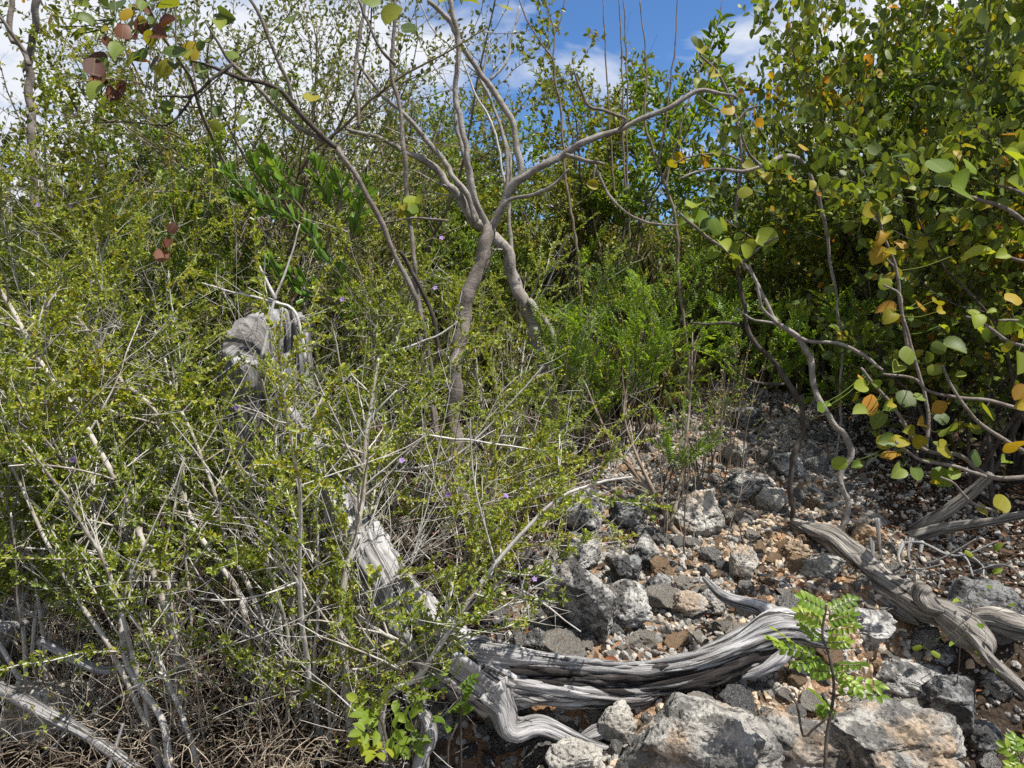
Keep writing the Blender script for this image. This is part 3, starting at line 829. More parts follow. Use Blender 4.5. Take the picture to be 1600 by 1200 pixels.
dead_branch('dead_branch', 'arched grey dead branch behind the left edge shrubs', 'branch', [(-20, 760), (30, 782), (70, 785), (105, 800), (132, 830), (150, 860)], [7, 7, 7, 8, 7, 5], (2.35, 2.4), 'dead_wood', 20)
dead_branch('dead_branch', 'tapering grey dead branch poking in at the left edge', 'branch', [(-30, 985), (0, 985), (22, 978), (44, 972)], [16, 15, 8, 3], (2.0, 2.05), 'dead_wood', 24)
db = lambda a, b: 3.3
dead_branch('dead_branch', 'smooth grey fallen limb rising behind the brown root under the round-leaf bushes', 'branch', [(1415, 838), (1440, 822), (1480, 798), (1520, 768), (1550, 742)], [9, 10, 10, 9, 7], (3.45, 3.2), 'root_wood', 24)
dead_branch('dead_branch', 'long low fallen limb just below the smooth grey limb', 'branch', [(1395, 850), (1430, 838), (1480, 824), (1540, 816), (1620, 800)], [10, 10, 8, 7, 6], (3.4, 3.1), 'root_wood', 24)
dead_branch('dead_branch', 'dark bent root half buried behind the orange-topped stone', 'branch', [(1325, 818), (1350, 809), (1375, 818), (1392, 842), (1410, 850)], [10, 12, 12, 12, 8], (3.55, 3.4), 'root_wood', 24)
# thin dead tangle
o2 = P(1460, 880, 3.0)
tg = thing('dead_twig_tangle', 'pale tangle of thin looping dead twigs above the brown root', 'twigs', o2)
g = Geo()
for pts in ([(1410, 850), (1440, 848), (1480, 866), (1510, 866), (1560, 845)], [(1412, 848), (1404, 870), (1412, 885), (1440, 889), (1470, 882)], [(1424, 842), (1420, 862), (1424, 880), (1440, 900)],
            [(1440, 846), (1438, 870), (1448, 880), (1480, 868), (1525, 842)], [(1500, 866), (1512, 876), (1520, 900)], [(1510, 866), (1535, 885), (1530, 905), (1500, 908)], [(1545, 885), (1575, 884), (1600, 905)],
            [(1488, 945), (1500, 918), (1520, 895), (1552, 883)], [(1440, 904), (1455, 893), (1470, 900), (1466, 920)], [(1370, 810), (1378, 870), (1395, 900), (1402, 918)], [(1362, 840), (1366, 880), (1380, 895)]):
    px_tube(g, pts, np.linspace(3.2, 1.3, len(pts)) + np.random.default_rng(3).normal(0, .3, len(pts)), (3.05, 2.9), sides=7, rough=.5)
g.build('twigs', M['dead_wood'], tg, local=o2)
# thin root lying on the rubble
g = Geo(); o3 = gp(1185, 905)[0]
tr = thing('thin_root', 'thin dark root crossing the reddish soil between stones', 'root', o3)
dz = lambda a, b: gp(a, b)[1] - .02
px_tube(g, [(1185, 897), (1205, 905), (1220, 912), (1228, 918), (1242, 930)], [4, 4, 4, 3.5, 2], dz, sides=10, rough=.3)
px_tube(g, [(1215, 912), (1226, 908), (1236, 922), (1246, 936)], [3, 3, 3, 2], dz, sides=10, rough=.3)
g.build('root_strand', M['dead_wood'], tr, local=o3)
# ------------------------------------------------------------ plant helpers
def place(px, d, sink=.03):
    x = (px - 800) / FPX * d; y = d
    return np.array([x, y, ground(x, y)[0] - sink])

def trace(pts, dd):
    pts = np.asarray(pts, float)
    ds = np.interp(np.linspace(0, 1, len(pts)), np.linspace(0, 1, len(dd)), dd)
    return np.array([P(a, b, d) for (a, b), d in zip(pts, ds)]), ds

def rooted(W):
    """lets the first point of a traced stem run into the soil"""
    W = np.array(W); b = W[0]; gz = ground(b[0], b[1])[0] - .05
    if b[2] > gz: W = np.concatenate([[[b[0] - .1 * (W[1] - W[0])[0], b[1] + .02, gz]], W])
    return W

def gather(nodes, spacing, t0=0.0, t1=1.0):
    ps, ax = [], []
    for p in nodes:
        a, b = along(p, spacing, t0, t1); ps.append(a); ax.append(b)
    if not ps: return np.zeros((0, 3)), np.zeros((0, 3))
    return np.concatenate(ps), np.concatenate(ax)

def put_leaves(g, T, nodes, rng, spacing, m, ang, L, W, t0=0.0, bias=.6, lift=.2, skip=0.0, rshift=0.0, petiole=0.0):
    p, ax = gather(nodes, spacing, t0)
    if skip: k = rng.random(len(p)) > skip; p, ax = p[k], ax[k]
    if len(p) == 0: return
    p = np.repeat(p, m, 0); ax = np.repeat(ax, m, 0); n = len(p)
    a = np.radians(rng.uniform(ang[0], ang[1], n))[:, None]
    d = unit(ax * np.cos(a) + perp(rng, ax) * np.sin(a) + np.array([[0, 0, lift]]))
    ll = rng.uniform(L[0], L[1], n); ww = ll * rng.uniform(W[0], W[1], n)
    if petiole: p = p + d * petiole
    clump = fbm(p * 2.2, 2, 5) * .28
    leaves(g, T, p, d, up_normal(rng, d, bias), ll, ww, np.clip(rng.beta(2, 2.2, n) + clump + rshift, 0, 1))

def put_compound(g, T, nodes, rng, spacing, rl, pairs, l, w, t0=.2, droop=.5, lift=.3, skip=0.0, ang=(40, 75), rach=None):
    p, ax = gather(nodes, spacing, t0)
    if skip: k = rng.random(len(p)) > skip; p, ax = p[k], ax[k]
    n = len(p)
    if n == 0: return
    a = np.radians(rng.uniform(ang[0], ang[1], n))[:, None]
    d = unit(ax * np.cos(a) + perp(rng, ax) * np.sin(a) + np.array([[0, 0, lift]]))
    nr = up_normal(rng, d, .6); sd = unit(np.cross(d, nr))
    R = rng.uniform(rl[0], rl[1], n)[:, None]
    cl = rng.beta(2, 2.2, n)
    if rach is not None:
        for i in range(n):
            s = np.linspace(0, 1, 5)[:, None]
            tube(rach, p[i] + d[i] * R[i] * s + np.array([[0, 0, -1]]) * droop * R[i] * s ** 2 * .5, np.linspace(.0011, .0005, 5), 3, cap=False)
    for k in range(pairs):
        s = (k + .6) / pairs
        q = p + d * R * s + np.array([[0, 0, -1]]) * droop * R * s * s * .5
        f = math.sin(math.pi * (.18 + .72 * s)) ** .6
        for sg in (-1, 1):
            dd = unit(sd * sg * .85 + d * .45 + rng.normal(0, .10, (n, 3)))
            leaves(g, T, q, dd, unit(nr + rng.normal(0, .18, (n, 3))), rng.uniform(l[0], l[1], n) * f, rng.uniform(w[0], w[1], n) * f, np.clip(cl + rng.normal(0, .08, n), 0, 1))
    leaves(g, T, p + d * R + np.array([[0, 0, -1]]) * droop * R * .5, d, nr, rng.uniform(l[0], l[1], n), rng.uniform(w[0], w[1], n), cl)

def flower(root, loc, pos, rng, sc=1.0, mat='flower'):
    g = Geo()
    ax = unit(rng.normal(size=3) + np.array([0, -1.2, .8])); a = perp(rng, ax[None])[0]; b = np.cross(ax, a)
    k = np.arange(5) * 2 * math.pi / 5
    d = unit(np.cos(k)[:, None] * a + np.sin(k)[:, None] * b + ax * .35)
    leaves(g, T_OVAL, np.repeat(pos[None], 5, 0), d, np.repeat(ax[None], 5, 0), .012 * sc, .010 * sc, rng.random(5))
    tube(g, np.array([pos - ax * .016 * sc, pos]), [.0012, .002], 4)
    g.build('flower', M[mat], root, local=loc)

# ------------------------------------------------------------ wispy small-leaved shrubs
WL = [dict(n=17, t0=.12, l=(.14, .52), a=(25, 75), wob=.09, up=.012, seg=6, rs=.5, rmax=.0036, rmin=.0013, pick=.5),
      dict(n=24, t0=.08, l=(.015, .075), a=(35, 80), wob=.12, seg=3, rs=.6, rmin=.0007, rmax=.0016)]
WL[0]['bare_levels'] = [WL[0], dict(n=9, t0=.15, l=(.03, .16), a=(25, 75), wob=.12, seg=3, rs=.6, rmin=.0008, rmax=.0018)]
def wispy(label, bx, by, n, H, seed, lean=(0, 0), spread=.35, traced=(), dens=1.0, bare=.33, leaf=(.009, .017), mat='pale_stem', flowers=(), lmat='wispy', r0=(.0045, .009), skip=0.0, d=None, tshift=0.0, up=-.012):
    rng = np.random.default_rng(seed)
    loc, dd = gp(bx, by)
    if d is not None: loc = place(bx, d)
    root = thing('wispy_shrub', label, 'shrub', loc, 'wispy small-leaved shrubs')
    nodes = []
    sets = []
    for pts, r, ds in traced:
        W, dz = trace(pts, ds)
        W = rooted(W)
        q, par = catmull(W, .03)
        q = q + .006 * np.stack([fbm(q * 9 + 5, 2, 1), fbm(q * 9 + 9, 2, 2), fbm(q * 9 + 2, 2, 3)], 1)
        sets.append((q, .86 * r[0] / FPX * ds[0], r[1] / FPX * ds[-1] * .6))
    for k in range(n):
        a = rng.uniform(0, 6.28); s = spread * math.sqrt(rng.random())
        dv = unit(np.array([math.cos(a) * s + lean[0], math.sin(a) * s + lean[1], 1.0]))
        p0 = loc + np.array([rng.normal(0, .05), rng.normal(0, .05), -.04])
        h = H * rng.uniform(.7, 1.05)
        q = walk(rng, p0, dv, h, 14, .085, up)
        r = rng.uniform(*r0)
        sets.append((q, r, r * .25))
    if n > 2:
        gw = Geo()
        for k in range(7):
            a = rng.uniform(0, 6.28); t_ = rng.uniform(.2, 1.1)
            q = walk(rng, loc + np.array([rng.normal(0, .12), rng.normal(0, .12), -.03]), unit(np.array([math.cos(a) * t_ + lean[0], math.sin(a) * t_ + lean[1], 1.0])), H * rng.uniform(.5, .95), 10, .07, -.02)
            tb = []; ramify(rng, q, rng.uniform(.0018, .0034), [dict(n=9, t0=.2, l=(.06, .35), a=(15, 55), wob=.1, up=.0, seg=4, rs=.6, rmin=.0008)], tb, [], 0, .0008)
            draw(gw, tb, seed)
        gw.build('dead_twigs', M['dead_stem' if rng.random() < .6 else 'dry_stem'], root, local=loc)
    lv = [dict(WL[0]), dict(WL[1])]; lv[0]['pick'] = .80 - bare
    lv[0]['n'] *= dens
    if H > 1.15: lv[0]['t0'] = .30; lv[0]['n'] *= 1.15
    for q, ra, rb in sets:
        tubes = []
        ramify(rng, q, ra, lv, tubes, nodes, 0, rb, bare)
        g = Geo(); draw(g, tubes, seed, .15)
        g.build('stem', M['dead_stem' if rng.random() < .3 else mat], root, local=loc)
    g = Geo()
    put_leaves(g, T_TINY, nodes, rng, .0085, 3, (25, 80), leaf, (.45, .62), 0.0, .55, .25, skip, tshift)
    if g.n: g.build('foliage', M[lmat], root, local=loc)
    for (fx, fy) in flowers:
        flower(root, loc, P(fx, fy, max(1.9, dd - .35)), rng, .8)
    return root

wispy('wispy shrub with long pale stems leaning far left from the lower left corner', 262, 1185, 2, 1.5, 401, (-.35, .05), .2, [
    ([(275, 1010), (241, 902), (205, 800), (165, 720), (133, 660), (63, 565), (0, 456), (-60, 370)], (8, 5), (2.1, 2.2)),
    ([(266, 1195), (250, 1120), (200, 1042), (182, 937), (154, 857), (122, 780), (95, 690), (80, 600)], (8, 3), (1.95, 2.15)),
    ([(300, 1160), (260, 1060), (225, 960), (205, 880), (190, 800)], (6, 3), (2.0, 2.2))], flowers=[(113, 718)], skip=.05)
wispy('wispy shrub whose straight pale stems cross in front of the hollow stump', 385, 1035, 1, 1.5, 402, (-.25, 0), .25, [
    ([(385, 1010), (380, 950), (345, 880), (300, 815), (245, 649), (189, 593), (147, 530), (105, 481), (28, 407)], (7, 3), (2.35, 2.5)),
    ([(455, 900), (455, 803), (434, 726), (430, 680), (450, 600)], (7, 3), (2.4, 2.45)),
    ([(420, 1000), (380, 900), (350, 830), (325, 740), (270, 610), (258, 560)], (6, 3), (2.4, 2.5))], flowers=[(370, 637)])
wispy('wispy shrub with a stout stem arching right over the driftwood log', 560, 1100, 3, 1.35, 403, (.05, 0), .3, [
    ([(600, 1090), (650, 1062), (688, 1007), (723, 951), (786, 867), (870, 783), (930, 755), (990, 745)], (8, 3), (2.0, 2.05)),
    ([(660, 1055), (639, 1015), (583, 980), (520, 920), (483, 860), (451, 780)], (6, 4), (2.05, 2.2)),
    ([(545, 1100), (534, 955), (551, 850), (565, 780), (572, 690), (590, 560)], (9, 4), (2.05, 2.2)),
    ([(520, 1060), (600, 1047), (660, 1010), (700, 965), (750, 915)], (4, 2), (2.0, 1.98))], flowers=[(628, 720), (700, 772)])
wispy('wispy shrub with a dense base of pale stems left of the bright green seedling', 480, 1120, 5, 1.0, 404, (.02, 0), .32, flowers=[(790, 775)])
wispy('wispy shrub at the lower left corner behind the broken bleached branch', 110, 1120, 4, 1.3, 405, (-.2, 0), .3, [
    ([(260, 900), (200, 830), (154, 775), (115, 736), (77, 698), (45, 666), (0, 607), (-40, 570)], (6, 5), (2.2, 2.1)),
    ([(18, 800), (10, 803), (18, 730), (21, 652), (3, 558)], (4, 2), (2.0, 2.0))], leaf=(.011, .019))
wispy('wispy shrub reaching in from beyond the left edge with yellowish tips', -40, 1060, 6, 1.3, 406, (.15, 0), .4, leaf=(.011, .02), tshift=.1)
wispy('wispy shrub left of the hollow stump, thick with tiny leaves', 170, 900, 7, 1.65, 407, (-.1, 0), .35, flowers=[(60, 320), (110, 322)])
wispy('wispy shrub growing at the front foot of the hollow stump', 340, 985, 4, .7, 408, (.05, 0), .35)
wispy('wispy shrub masking the right side of the hollow stump', 520, 960, 5, 1.2, 409, (.12, 0), .3, flowers=[(535, 468)])
wispy('leafy wispy shrub between the hollow stump and the curved grey-barked tree', 620, 905, 6, 1.2, 410, (.08, 0), .35, flowers=[(680, 450), (690, 372)])
wispy('low wispy shrub at the foot of the curved grey-barked tree', 720, 930, 6, .85, 411, (.1, -.05), .5, tshift=.12, flowers=[(835, 905)])
wispy('wispy shrub at the far left edge, tall and dense', 20, 840, 8, 2.25, 412, (-.05, 0), .35, flowers=[(115, 178)])
wispy('tall wispy shrub behind and left of the hollow stump', 170, 800, 8, 1.9, 413, (0, 0), .35, flowers=[(158, 260)])
wispy('wispy shrub directly behind the hollow stump', 350, 780, 7, 1.6, 414, (0, 0), .35)
wispy('wispy shrub behind the thin brown pole trunks', 520, 775, 7, 1.35, 415, (.05, 0), .35, flowers=[(495, 315)])
wispy('wispy shrub to the right behind the thin brown pole trunks', 640, 740, 7, 1.5, 416, (0, 0), .35, flowers=[(740, 330)])
wispy('wispy shrub behind the curved grey-barked tree', 790, 725, 6, 1.35, 417, (.05, 0), .35, flowers=[(862, 322), (888, 370)])
wispy('small wispy sprigs spreading over the left side of the rubble', 800, 905, 4, .5, 418, (.25, -.1), .7, tshift=.15, r0=(.002, .004))
wispy('sparse wispy shrub over the dark hollow in the lower left', 250, 1060, 3, 1.2, 419, (-.05, 0), .4, skip=.2)
wispy('wispy shrub with bare lower stems just left of the curled root', 600, 1150, 3, .7, 420, (-.1, 0), .4)
wispy('wispy shrub filling the left edge above the arched grey branch', 70, 960, 7, 1.5, 421, (-.05, .05), .4)

wispy('thin wispy shrub rising close in front of the hollow stump trunk', 405, 945, 6, .95, 422, (-.02, 0), .35, bare=.1)
wispy('low wispy shrub against the left flank of the hollow stump', 310, 930, 6, 1.0, 423, (-.02, 0), .35, bare=.15)
wispy('fine wispy shrub covering the foot of the two centre trees', 800, 800, 5, .65, 424, (0, 0), .4, bare=.15)
# dead white twigs above the stump
def twig_thing(label, traces, mat='dead_stem', name='dead_twig', cat='twig', side=0, seed=1):
    allp = []
    rng = np.random.default_rng(seed)
    loc = P(*traces[0][0][0], traces[0][2][0])
    root = thing(name, label, cat, loc)
    for pts, r, ds in traces:
        W, dz = trace(pts, ds); q, par = catmull(W, .02)
        q = q + .004 * np.stack([fbm(q * 14 + 5, 2, 1), fbm(q * 14 + 9, 2, 2), fbm(q * 14 + 2, 2, 3)], 1)
        tubes = []; nodes = []
        ramify(rng, q, r[0] / FPX * ds[0], [dict(n=side, t0=.2, l=(.05, .22), a=(30, 70), wob=.12, rs=.5, rmin=.0009)] if side else [], tubes, nodes, 0, r[1] / FPX * ds[-1])
        g = Geo(); draw(g, tubes, seed, .15); g.build('twig_arm', M[mat], root, local=loc)
    return root
twig_thing('bleached forked twig standing over the hollow top of the stump', [
    ([(408, 560), (413, 537), (428, 472), (440, 440), (458, 388), (468, 350)], (3, 1), (2.6, 2.6)),
    ([(476, 565), (470, 515), (458, 483), (434, 474), (370, 458), (315, 442)], (3.2, 1), (2.62, 2.6)),
    ([(430, 468), (412, 430), (400, 405)], (3, 1.5), (2.6, 2.6))], side=5)
twig_thing('white angular twig bent into an L right of the hollow stump', [
    ([(507, 614), (490, 650), (469, 687), (500, 696), (553, 700)], (2, 2.6), (2.45, 2.4)), ([(553, 700), (590, 640), (620, 610)], (3, 1.2), (2.4, 2.4))], side=5, seed=3)
twig_thing('long thin white twig crossing the curved trunk and pole trunks', [
    ([(600, 676), (680, 682), (760, 692), (845, 705)], (2.2, 1.2), (2.6, 2.5)), ([(620, 735), (700, 720), (770, 660), (850, 572)], (2.5, 1.2), (2.7, 2.6)),
    ([(590, 560), (680, 525), (720, 500)], (2.5, 1), (2.8, 2.8))], side=4, seed=4)

# ------------------------------------------------------------ traced trees
def tree(label, branches, name='tree', cat='tree', seed=1, twigs=(4.0, .06, .3), group=None, rough=.3, thick=.64):
    """branches: (part, picture points from the base outwards, picture radii, distances, material)"""
    rng = np.random.default_rng(seed)
    loc = rooted(trace(branches[0][1][:2], branches[0][3][:2])[0])[0]
    root = thing(name, label, cat, loc, group)
    tips = []
    for i, (part, pts, r, ds, mt) in enumerate(branches):
        W, dz = trace(pts, ds)
        rr = np.asarray(r, float) * thick * (1.38 if part == 'trunk' and name == 'tree' and max(r) > 9.5 else 1.0)
        if i == 0 or part == 'trunk': W2 = rooted(W)
        else: W2 = W
        q, par = catmull(W2, .02)
        rad = np.interp(par, np.linspace(0, 1, len(rr)), rr) / FPX * np.interp(par, np.linspace(0, 1, len(ds)), ds)
        q = q + (rad[:, None] * 1.0 + .006) * np.stack([fbm(q * 9 + 5, 3, 1), fbm(q * 9 + 9, 3, 2), fbm(q * 9 + 2, 3, 3)], 1)
        rad = rad * (1 + .22 * np.maximum(0, fbm(q * 14, 2, seed)))
        g = Geo(); tube(g, q, rad, 14, rough=rough, seed=seed + i, vfreq=2)
        tubes = []; nodes = []
        if twigs[0]:
            ramify(rng, q[len(q) // 3:], rad[len(rad) // 2] * .5, [dict(n=twigs[0], t0=.1, l=(twigs[1], twigs[2]), a=(35, 75), wob=.16, up=.03, seg=5, rs=.5, rmin=.0012, rmax=.005)], tubes, nodes)
            draw(g, tubes[1:], seed + i)
            tips += [t[0] for t in tubes[1:]]
        g.build(part, M[mt], root, local=loc)
    return root, loc, tips

dT = gp(735, 840)[1]
tree('curved grey-barked tree in the centre, forking into smooth grey limbs at mid height', [
    ('trunk', [(735, 835), (722, 770), (712, 700), (711, 600), (714, 540), (728, 470), (752, 410), (768, 352)], (15, 14, 13.5, 13, 13, 12.5, 12, 12), (dT, 3.3), 'brown_bark'),
    ('branch', [(768, 356), (750, 325), (738, 290), (728, 240), (718, 190), (712, 130), (715, 60), (708, 20), (700, -60)], (9, 8, 7.5, 7, 7, 6.5, 6, 6, 5), (3.3, 3.2), 'grey_bark'),
    ('branch', [(768, 356), (788, 320), (803, 285), (840, 262), (880, 240), (905, 225), (960, 205), (1010, 185), (1060, 160), (1090, 143), (1120, 145), (1152, 153)], (11, 10, 9, 8.5, 8, 7.5, 6.5, 6, 5.5, 5, 4, 2.5), (3.3, 3.1), 'grey_bark'),
    ('branch', [(800, 300), (812, 255), (800, 190), (770, 140), (745, 105), (722, 70), (700, 30), (670, 0)], (8, 8, 7.5, 7, 6.5, 6, 5.5, 5), (3.3, 3.3), 'grey_bark'),
    ('branch', [(768, 356), (780, 335), (795, 312), (830, 305), (865, 290), (890, 265)], (6, 6, 5, 4, 3.5, 3), (3.3, 3.15), 'grey_bark'),
    ('branch', [(884, 242), (900, 246), (925, 252), (943, 258)], (5, 5, 4.5, 3.5), (3.2, 3.1), 'brown_bark'),
    ('branch', [(930, 255), (935, 275), (955, 310), (985, 335), (1020, 350), (1060, 352)], (3, 3.5, 3.5, 3, 3, 2), (3.15, 3.0), 'brown_bark'),
    ('branch', [(965, 203), (975, 185), (945, 172), (920, 165), (905, 130), (897, 105)], (4, 4, 4, 3.5, 3, 1.8), (3.1, 3.0), 'brown_bark'),
    ('branch', [(790, 300), (792, 240), (778, 190), (755, 130), (730, 100)], (4, 4, 3.5, 3, 2), (3.4, 3.5), 'grey_bark'),
], seed=51, twigs=(5, .05, .3))
dB = gp(866, 700)[1]
tree('second pale grey tree leaning left behind the curved centre tree', [
    ('trunk', [(872, 690), (860, 620), (848, 565), (836, 520), (812, 460), (800, 420), (774, 370), (744, 343), (718, 306), (700, 285), (670, 255), (635, 236), (590, 215), (540, 200)], (13, 13, 13, 13, 12, 11, 10, 9, 8, 7, 6, 5, 4, 3), (3.8, 3.6), 'grey_bark'),
    ('branch', [(848, 560), (862, 540), (852, 505), (826, 470)], (8, 8, 8, 8), (3.75, 3.7), 'grey_bark'),
    ('branch', [(742, 345), (728, 300), (688, 246), (660, 210), (628, 175), (590, 140), (556, 90)], (7, 7, 6.5, 6, 5, 4, 3), (3.6, 3.6), 'grey_bark'),
    ('branch', [(744, 343), (735, 290), (715, 200), (712, 120)], (6, 5.5, 5, 4), (3.6, 3.7), 'grey_bark'),
    ('branch', [(800, 420), (795, 340), (797, 250), (775, 180), (755, 130), (765, 60)], (4, 4, 3.5, 3, 2.5, 1.5), (3.7, 3.8), 'grey_bark'),
    ('branch', [(765, 125), (790, 100), (800, 60), (812, 10)], (3, 3, 2.5, 1.5), (3.8, 3.8), 'dead_stem'),
    ('branch', [(790, 290), (770, 200), (740, 140), (720, 90), (680, 50), (655, 0)], (3, 2.8, 2.5, 2, 2, 1.5), (3.7, 3.7), 'dead_stem'),
], seed=52, twigs=(5, .06, .4))
# round-leaf tree at the upper left, its dark trunk descending to the ground
t_, loc_, tips_ = tree('dark-barked round-leaf tree with red and green leaves at the top left', [
    ('trunk', [(692, 900), (688, 757), (677, 635), (670, 560), (660, 505), (642, 450), (615, 400), (583, 322), (525, 231)], (7, 6.5, 6, 6, 6, 6, 6, 6.5, 6.5), (3.0, 2.75), 'brown_bark'),
    ('branch', [(525, 231), (490, 200), (454, 160), (430, 137), (371, 121), (336, 108), (300, 96)], (6, 6, 6, 5.5, 5, 4, 2.5), (2.75, 2.55), 'dark_bark'),
    ('branch', [(454, 158), (451, 130), (430, 80), (410, 35), (385, -10)], (5, 4.5, 4, 4, 3.5), (2.7, 2.6), 'brown_bark'),
    ('branch', [(525, 231), (465, 196), (430, 168), (392, 126), (360, 98), (340, 70), (320, 35)], (5, 5, 5, 4.5, 4, 3.5, 2.5), (2.75, 2.55), 'brown_bark'),
    ('branch', [(360, 101), (330, 125), (304, 150), (275, 152), (245, 150)], (4, 4, 3.5, 3, 2), (2.6, 2.5), 'dark_bark'),
    ('branch', [(302, 150), (285, 175), (262, 195), (220, 192), (150, 190)], (3, 3, 2.5, 2, 1.5), (2.55, 2.5), 'dark_bark'),
    ('branch', [(691, 560), (670, 477), (640, 420), (625, 395)], (5, 5, 5, 5), (3.0, 2.9), 'dark_bark'),
], seed=53, twigs=(3.5, .06, .22))

def picture_leaves(root, loc, specs, d, mat, rng, twigs=None, twig_mat='dark_bark', part='foliage', tmax=80):
    """round leaves at given picture places; each is tied by a petiole to the nearest of the given twig lines"""
    g = Geo(); gp_ = Geo()
    cand = np.concatenate([catmull(np.asarray(t[0], float), 4)[0] for t in twigs]) if twigs else None
    cd = np.concatenate([np.full(len(catmull(np.asarray(t[0], float), 4)[0]), np.mean(t[2])) for t in twigs]) if twigs else None
    for (px, py, r) in specs:
        dj = d + rng.normal(0, .05)
        c = P(px, py, dj); size = (2.1 if px < 800 else 1.8) * r / FPX * dj * rng.uniform(.8, 1.12)
        dirv = unit(rng.normal(size=3) * np.array([1, .8, .6]) + np.array([0, 0, .1]))
        if cand is not None:
            k = np.argmin((cand[:, 0] - px) ** 2 + (cand[:, 1] - py) ** 2)
            a = P(cand[k, 0], cand[k, 1], cd[k])
            if np.linalg.norm(a - c) > .02: dirv = unit((c - a) / np.linalg.norm(c - a) + rng.normal(0, .35, 3))
        nrm = unit(rng.normal(size=3) * .45 + np.array([.1, -.8, .55]))
        dirv = unit(dirv - nrm * (dirv @ nrm) * .7)
        s0 = c - dirv * size * .5
        leaves(g, T_ROUNDS, s0[None], dirv[None], nrm[None], size, size * rng.uniform(.82, 1.0), np.array([rng.random()]))
        if cand is not None and np.linalg.norm(a - s0) < tmax / FPX * d * 2.2:
            m_ = (a + s0) / 2 + np.array([0, 0, -.01])
            tube(g, catmull([a, m_, s0], .01)[0], .0017, 4, cap=False)
    g.build(part, M[mat], root, local=loc)

rng = np.random.default_rng(61)
TWL = [([(525, 231), (454, 160), (371, 121), (300, 96)], 0, (2.55,)), ([(360, 98), (320, 35), (290, 0)], 0, (2.55,)), ([(304, 150), (245, 150), (150, 150)], 0, (2.5,)), ([(262, 95), (220, 60), (180, 30)], 0, (2.5,)), ([(262, 195), (150, 190)], 0, (2.5,))]
TL = lambda q: [(a, b, r * 1.12) for a, b, r in q] + [(a + rng.normal(0, 20), b + rng.normal(0, 14), r * rng.uniform(.7, 1.0)) for a, b, r in q if a < 345]
picture_leaves(t_, loc_, TL([(180, 8, 17), (262, 8, 17), (338, 38, 18), (186, 77, 17), (270, 74, 16), (297, 78, 12), (218, 82, 13), (158, 100, 14), (152, 140, 16), (295, 32, 11), (200, 50, 12), (225, 10, 14), (310, 110, 15), (262, 165, 12), (362, 82, 10), (486, 153, 15), (372, 145, 8), (340, 175, 9), (380, 190, 8), (320, 60, 10), (414, 190, 8), (205, 30, 13), (240, 35, 12), (256, 105, 12), (130, 30, 14), (75, 28, 9), (122, 32, 9), (125, 55, 10), (138, 48, 9), (455, 30, 12), (430, 145, 8), (615, 25, 15), (640, 45, 10), (580, -2, 12), (735, 0, 12), (790, 6, 11), (700, -5, 16), (755, -8, 16)]), 2.5, 'grape', rng, TWL)
picture_leaves(t_, loc_, TL([(192, 45, 13), (245, 52, 15), (240, 100, 13), (147, 104, 16), (175, 148, 11), (262, 38, 13), (205, 60, 10), (155, 120, 12), (190, 135, 8)]) + [(270, 355, 9), (252, 400, 12), (262, 380, 9)], 2.52, 'grape_red', rng, TWL, part='red_foliage')

tree('slender brown pole trunk rising straight between the dark trunk and the hollow stump', [
    ('trunk', [(700, 880), (695, 800), (690, 757), (679, 640), (668, 560), (655, 480), (646, 425), (640, 350), (634, 280), (625, 190), (612, 100), (618, 30), (612, -40)], (7, 6, 6, 6, 6, 6, 5.5, 5.5, 5.5, 5, 5, 4, 4), (3.15, 3.0), 'brown_bark'),
    ('branch', [(618, 100), (590, 70), (560, 0)], (4, 3.5, 3), (3.0, 2.9), 'brown_bark'),
    ('branch', [(560, 200), (556, 100), (566, 40), (572, -20)], (4, 4, 4, 3), (3.2, 3.2), 'brown_bark')], seed=54, twigs=(2, .08, .3), name='sapling')
tree('dark smooth trunks at the top left corner', [
    ('trunk', [(90, 760), (70, 560), (55, 330), (46, 95), (56, 40), (60, -40)], (9, 9, 9, 8.5, 8, 8), (4.2, 3.9), 'brown_bark'),
    ('branch', [(45, 100), (30, 70), (15, 60), (18, 20), (22, -30)], (6, 6, 6, 6, 6), (3.9, 3.9), 'brown_bark'),
    ('branch', [(40, 85), (20, 55), (0, 25)], (4, 4, 4), (3.9, 3.8), 'brown_bark')], seed=55, twigs=(1.5, .1, .4))
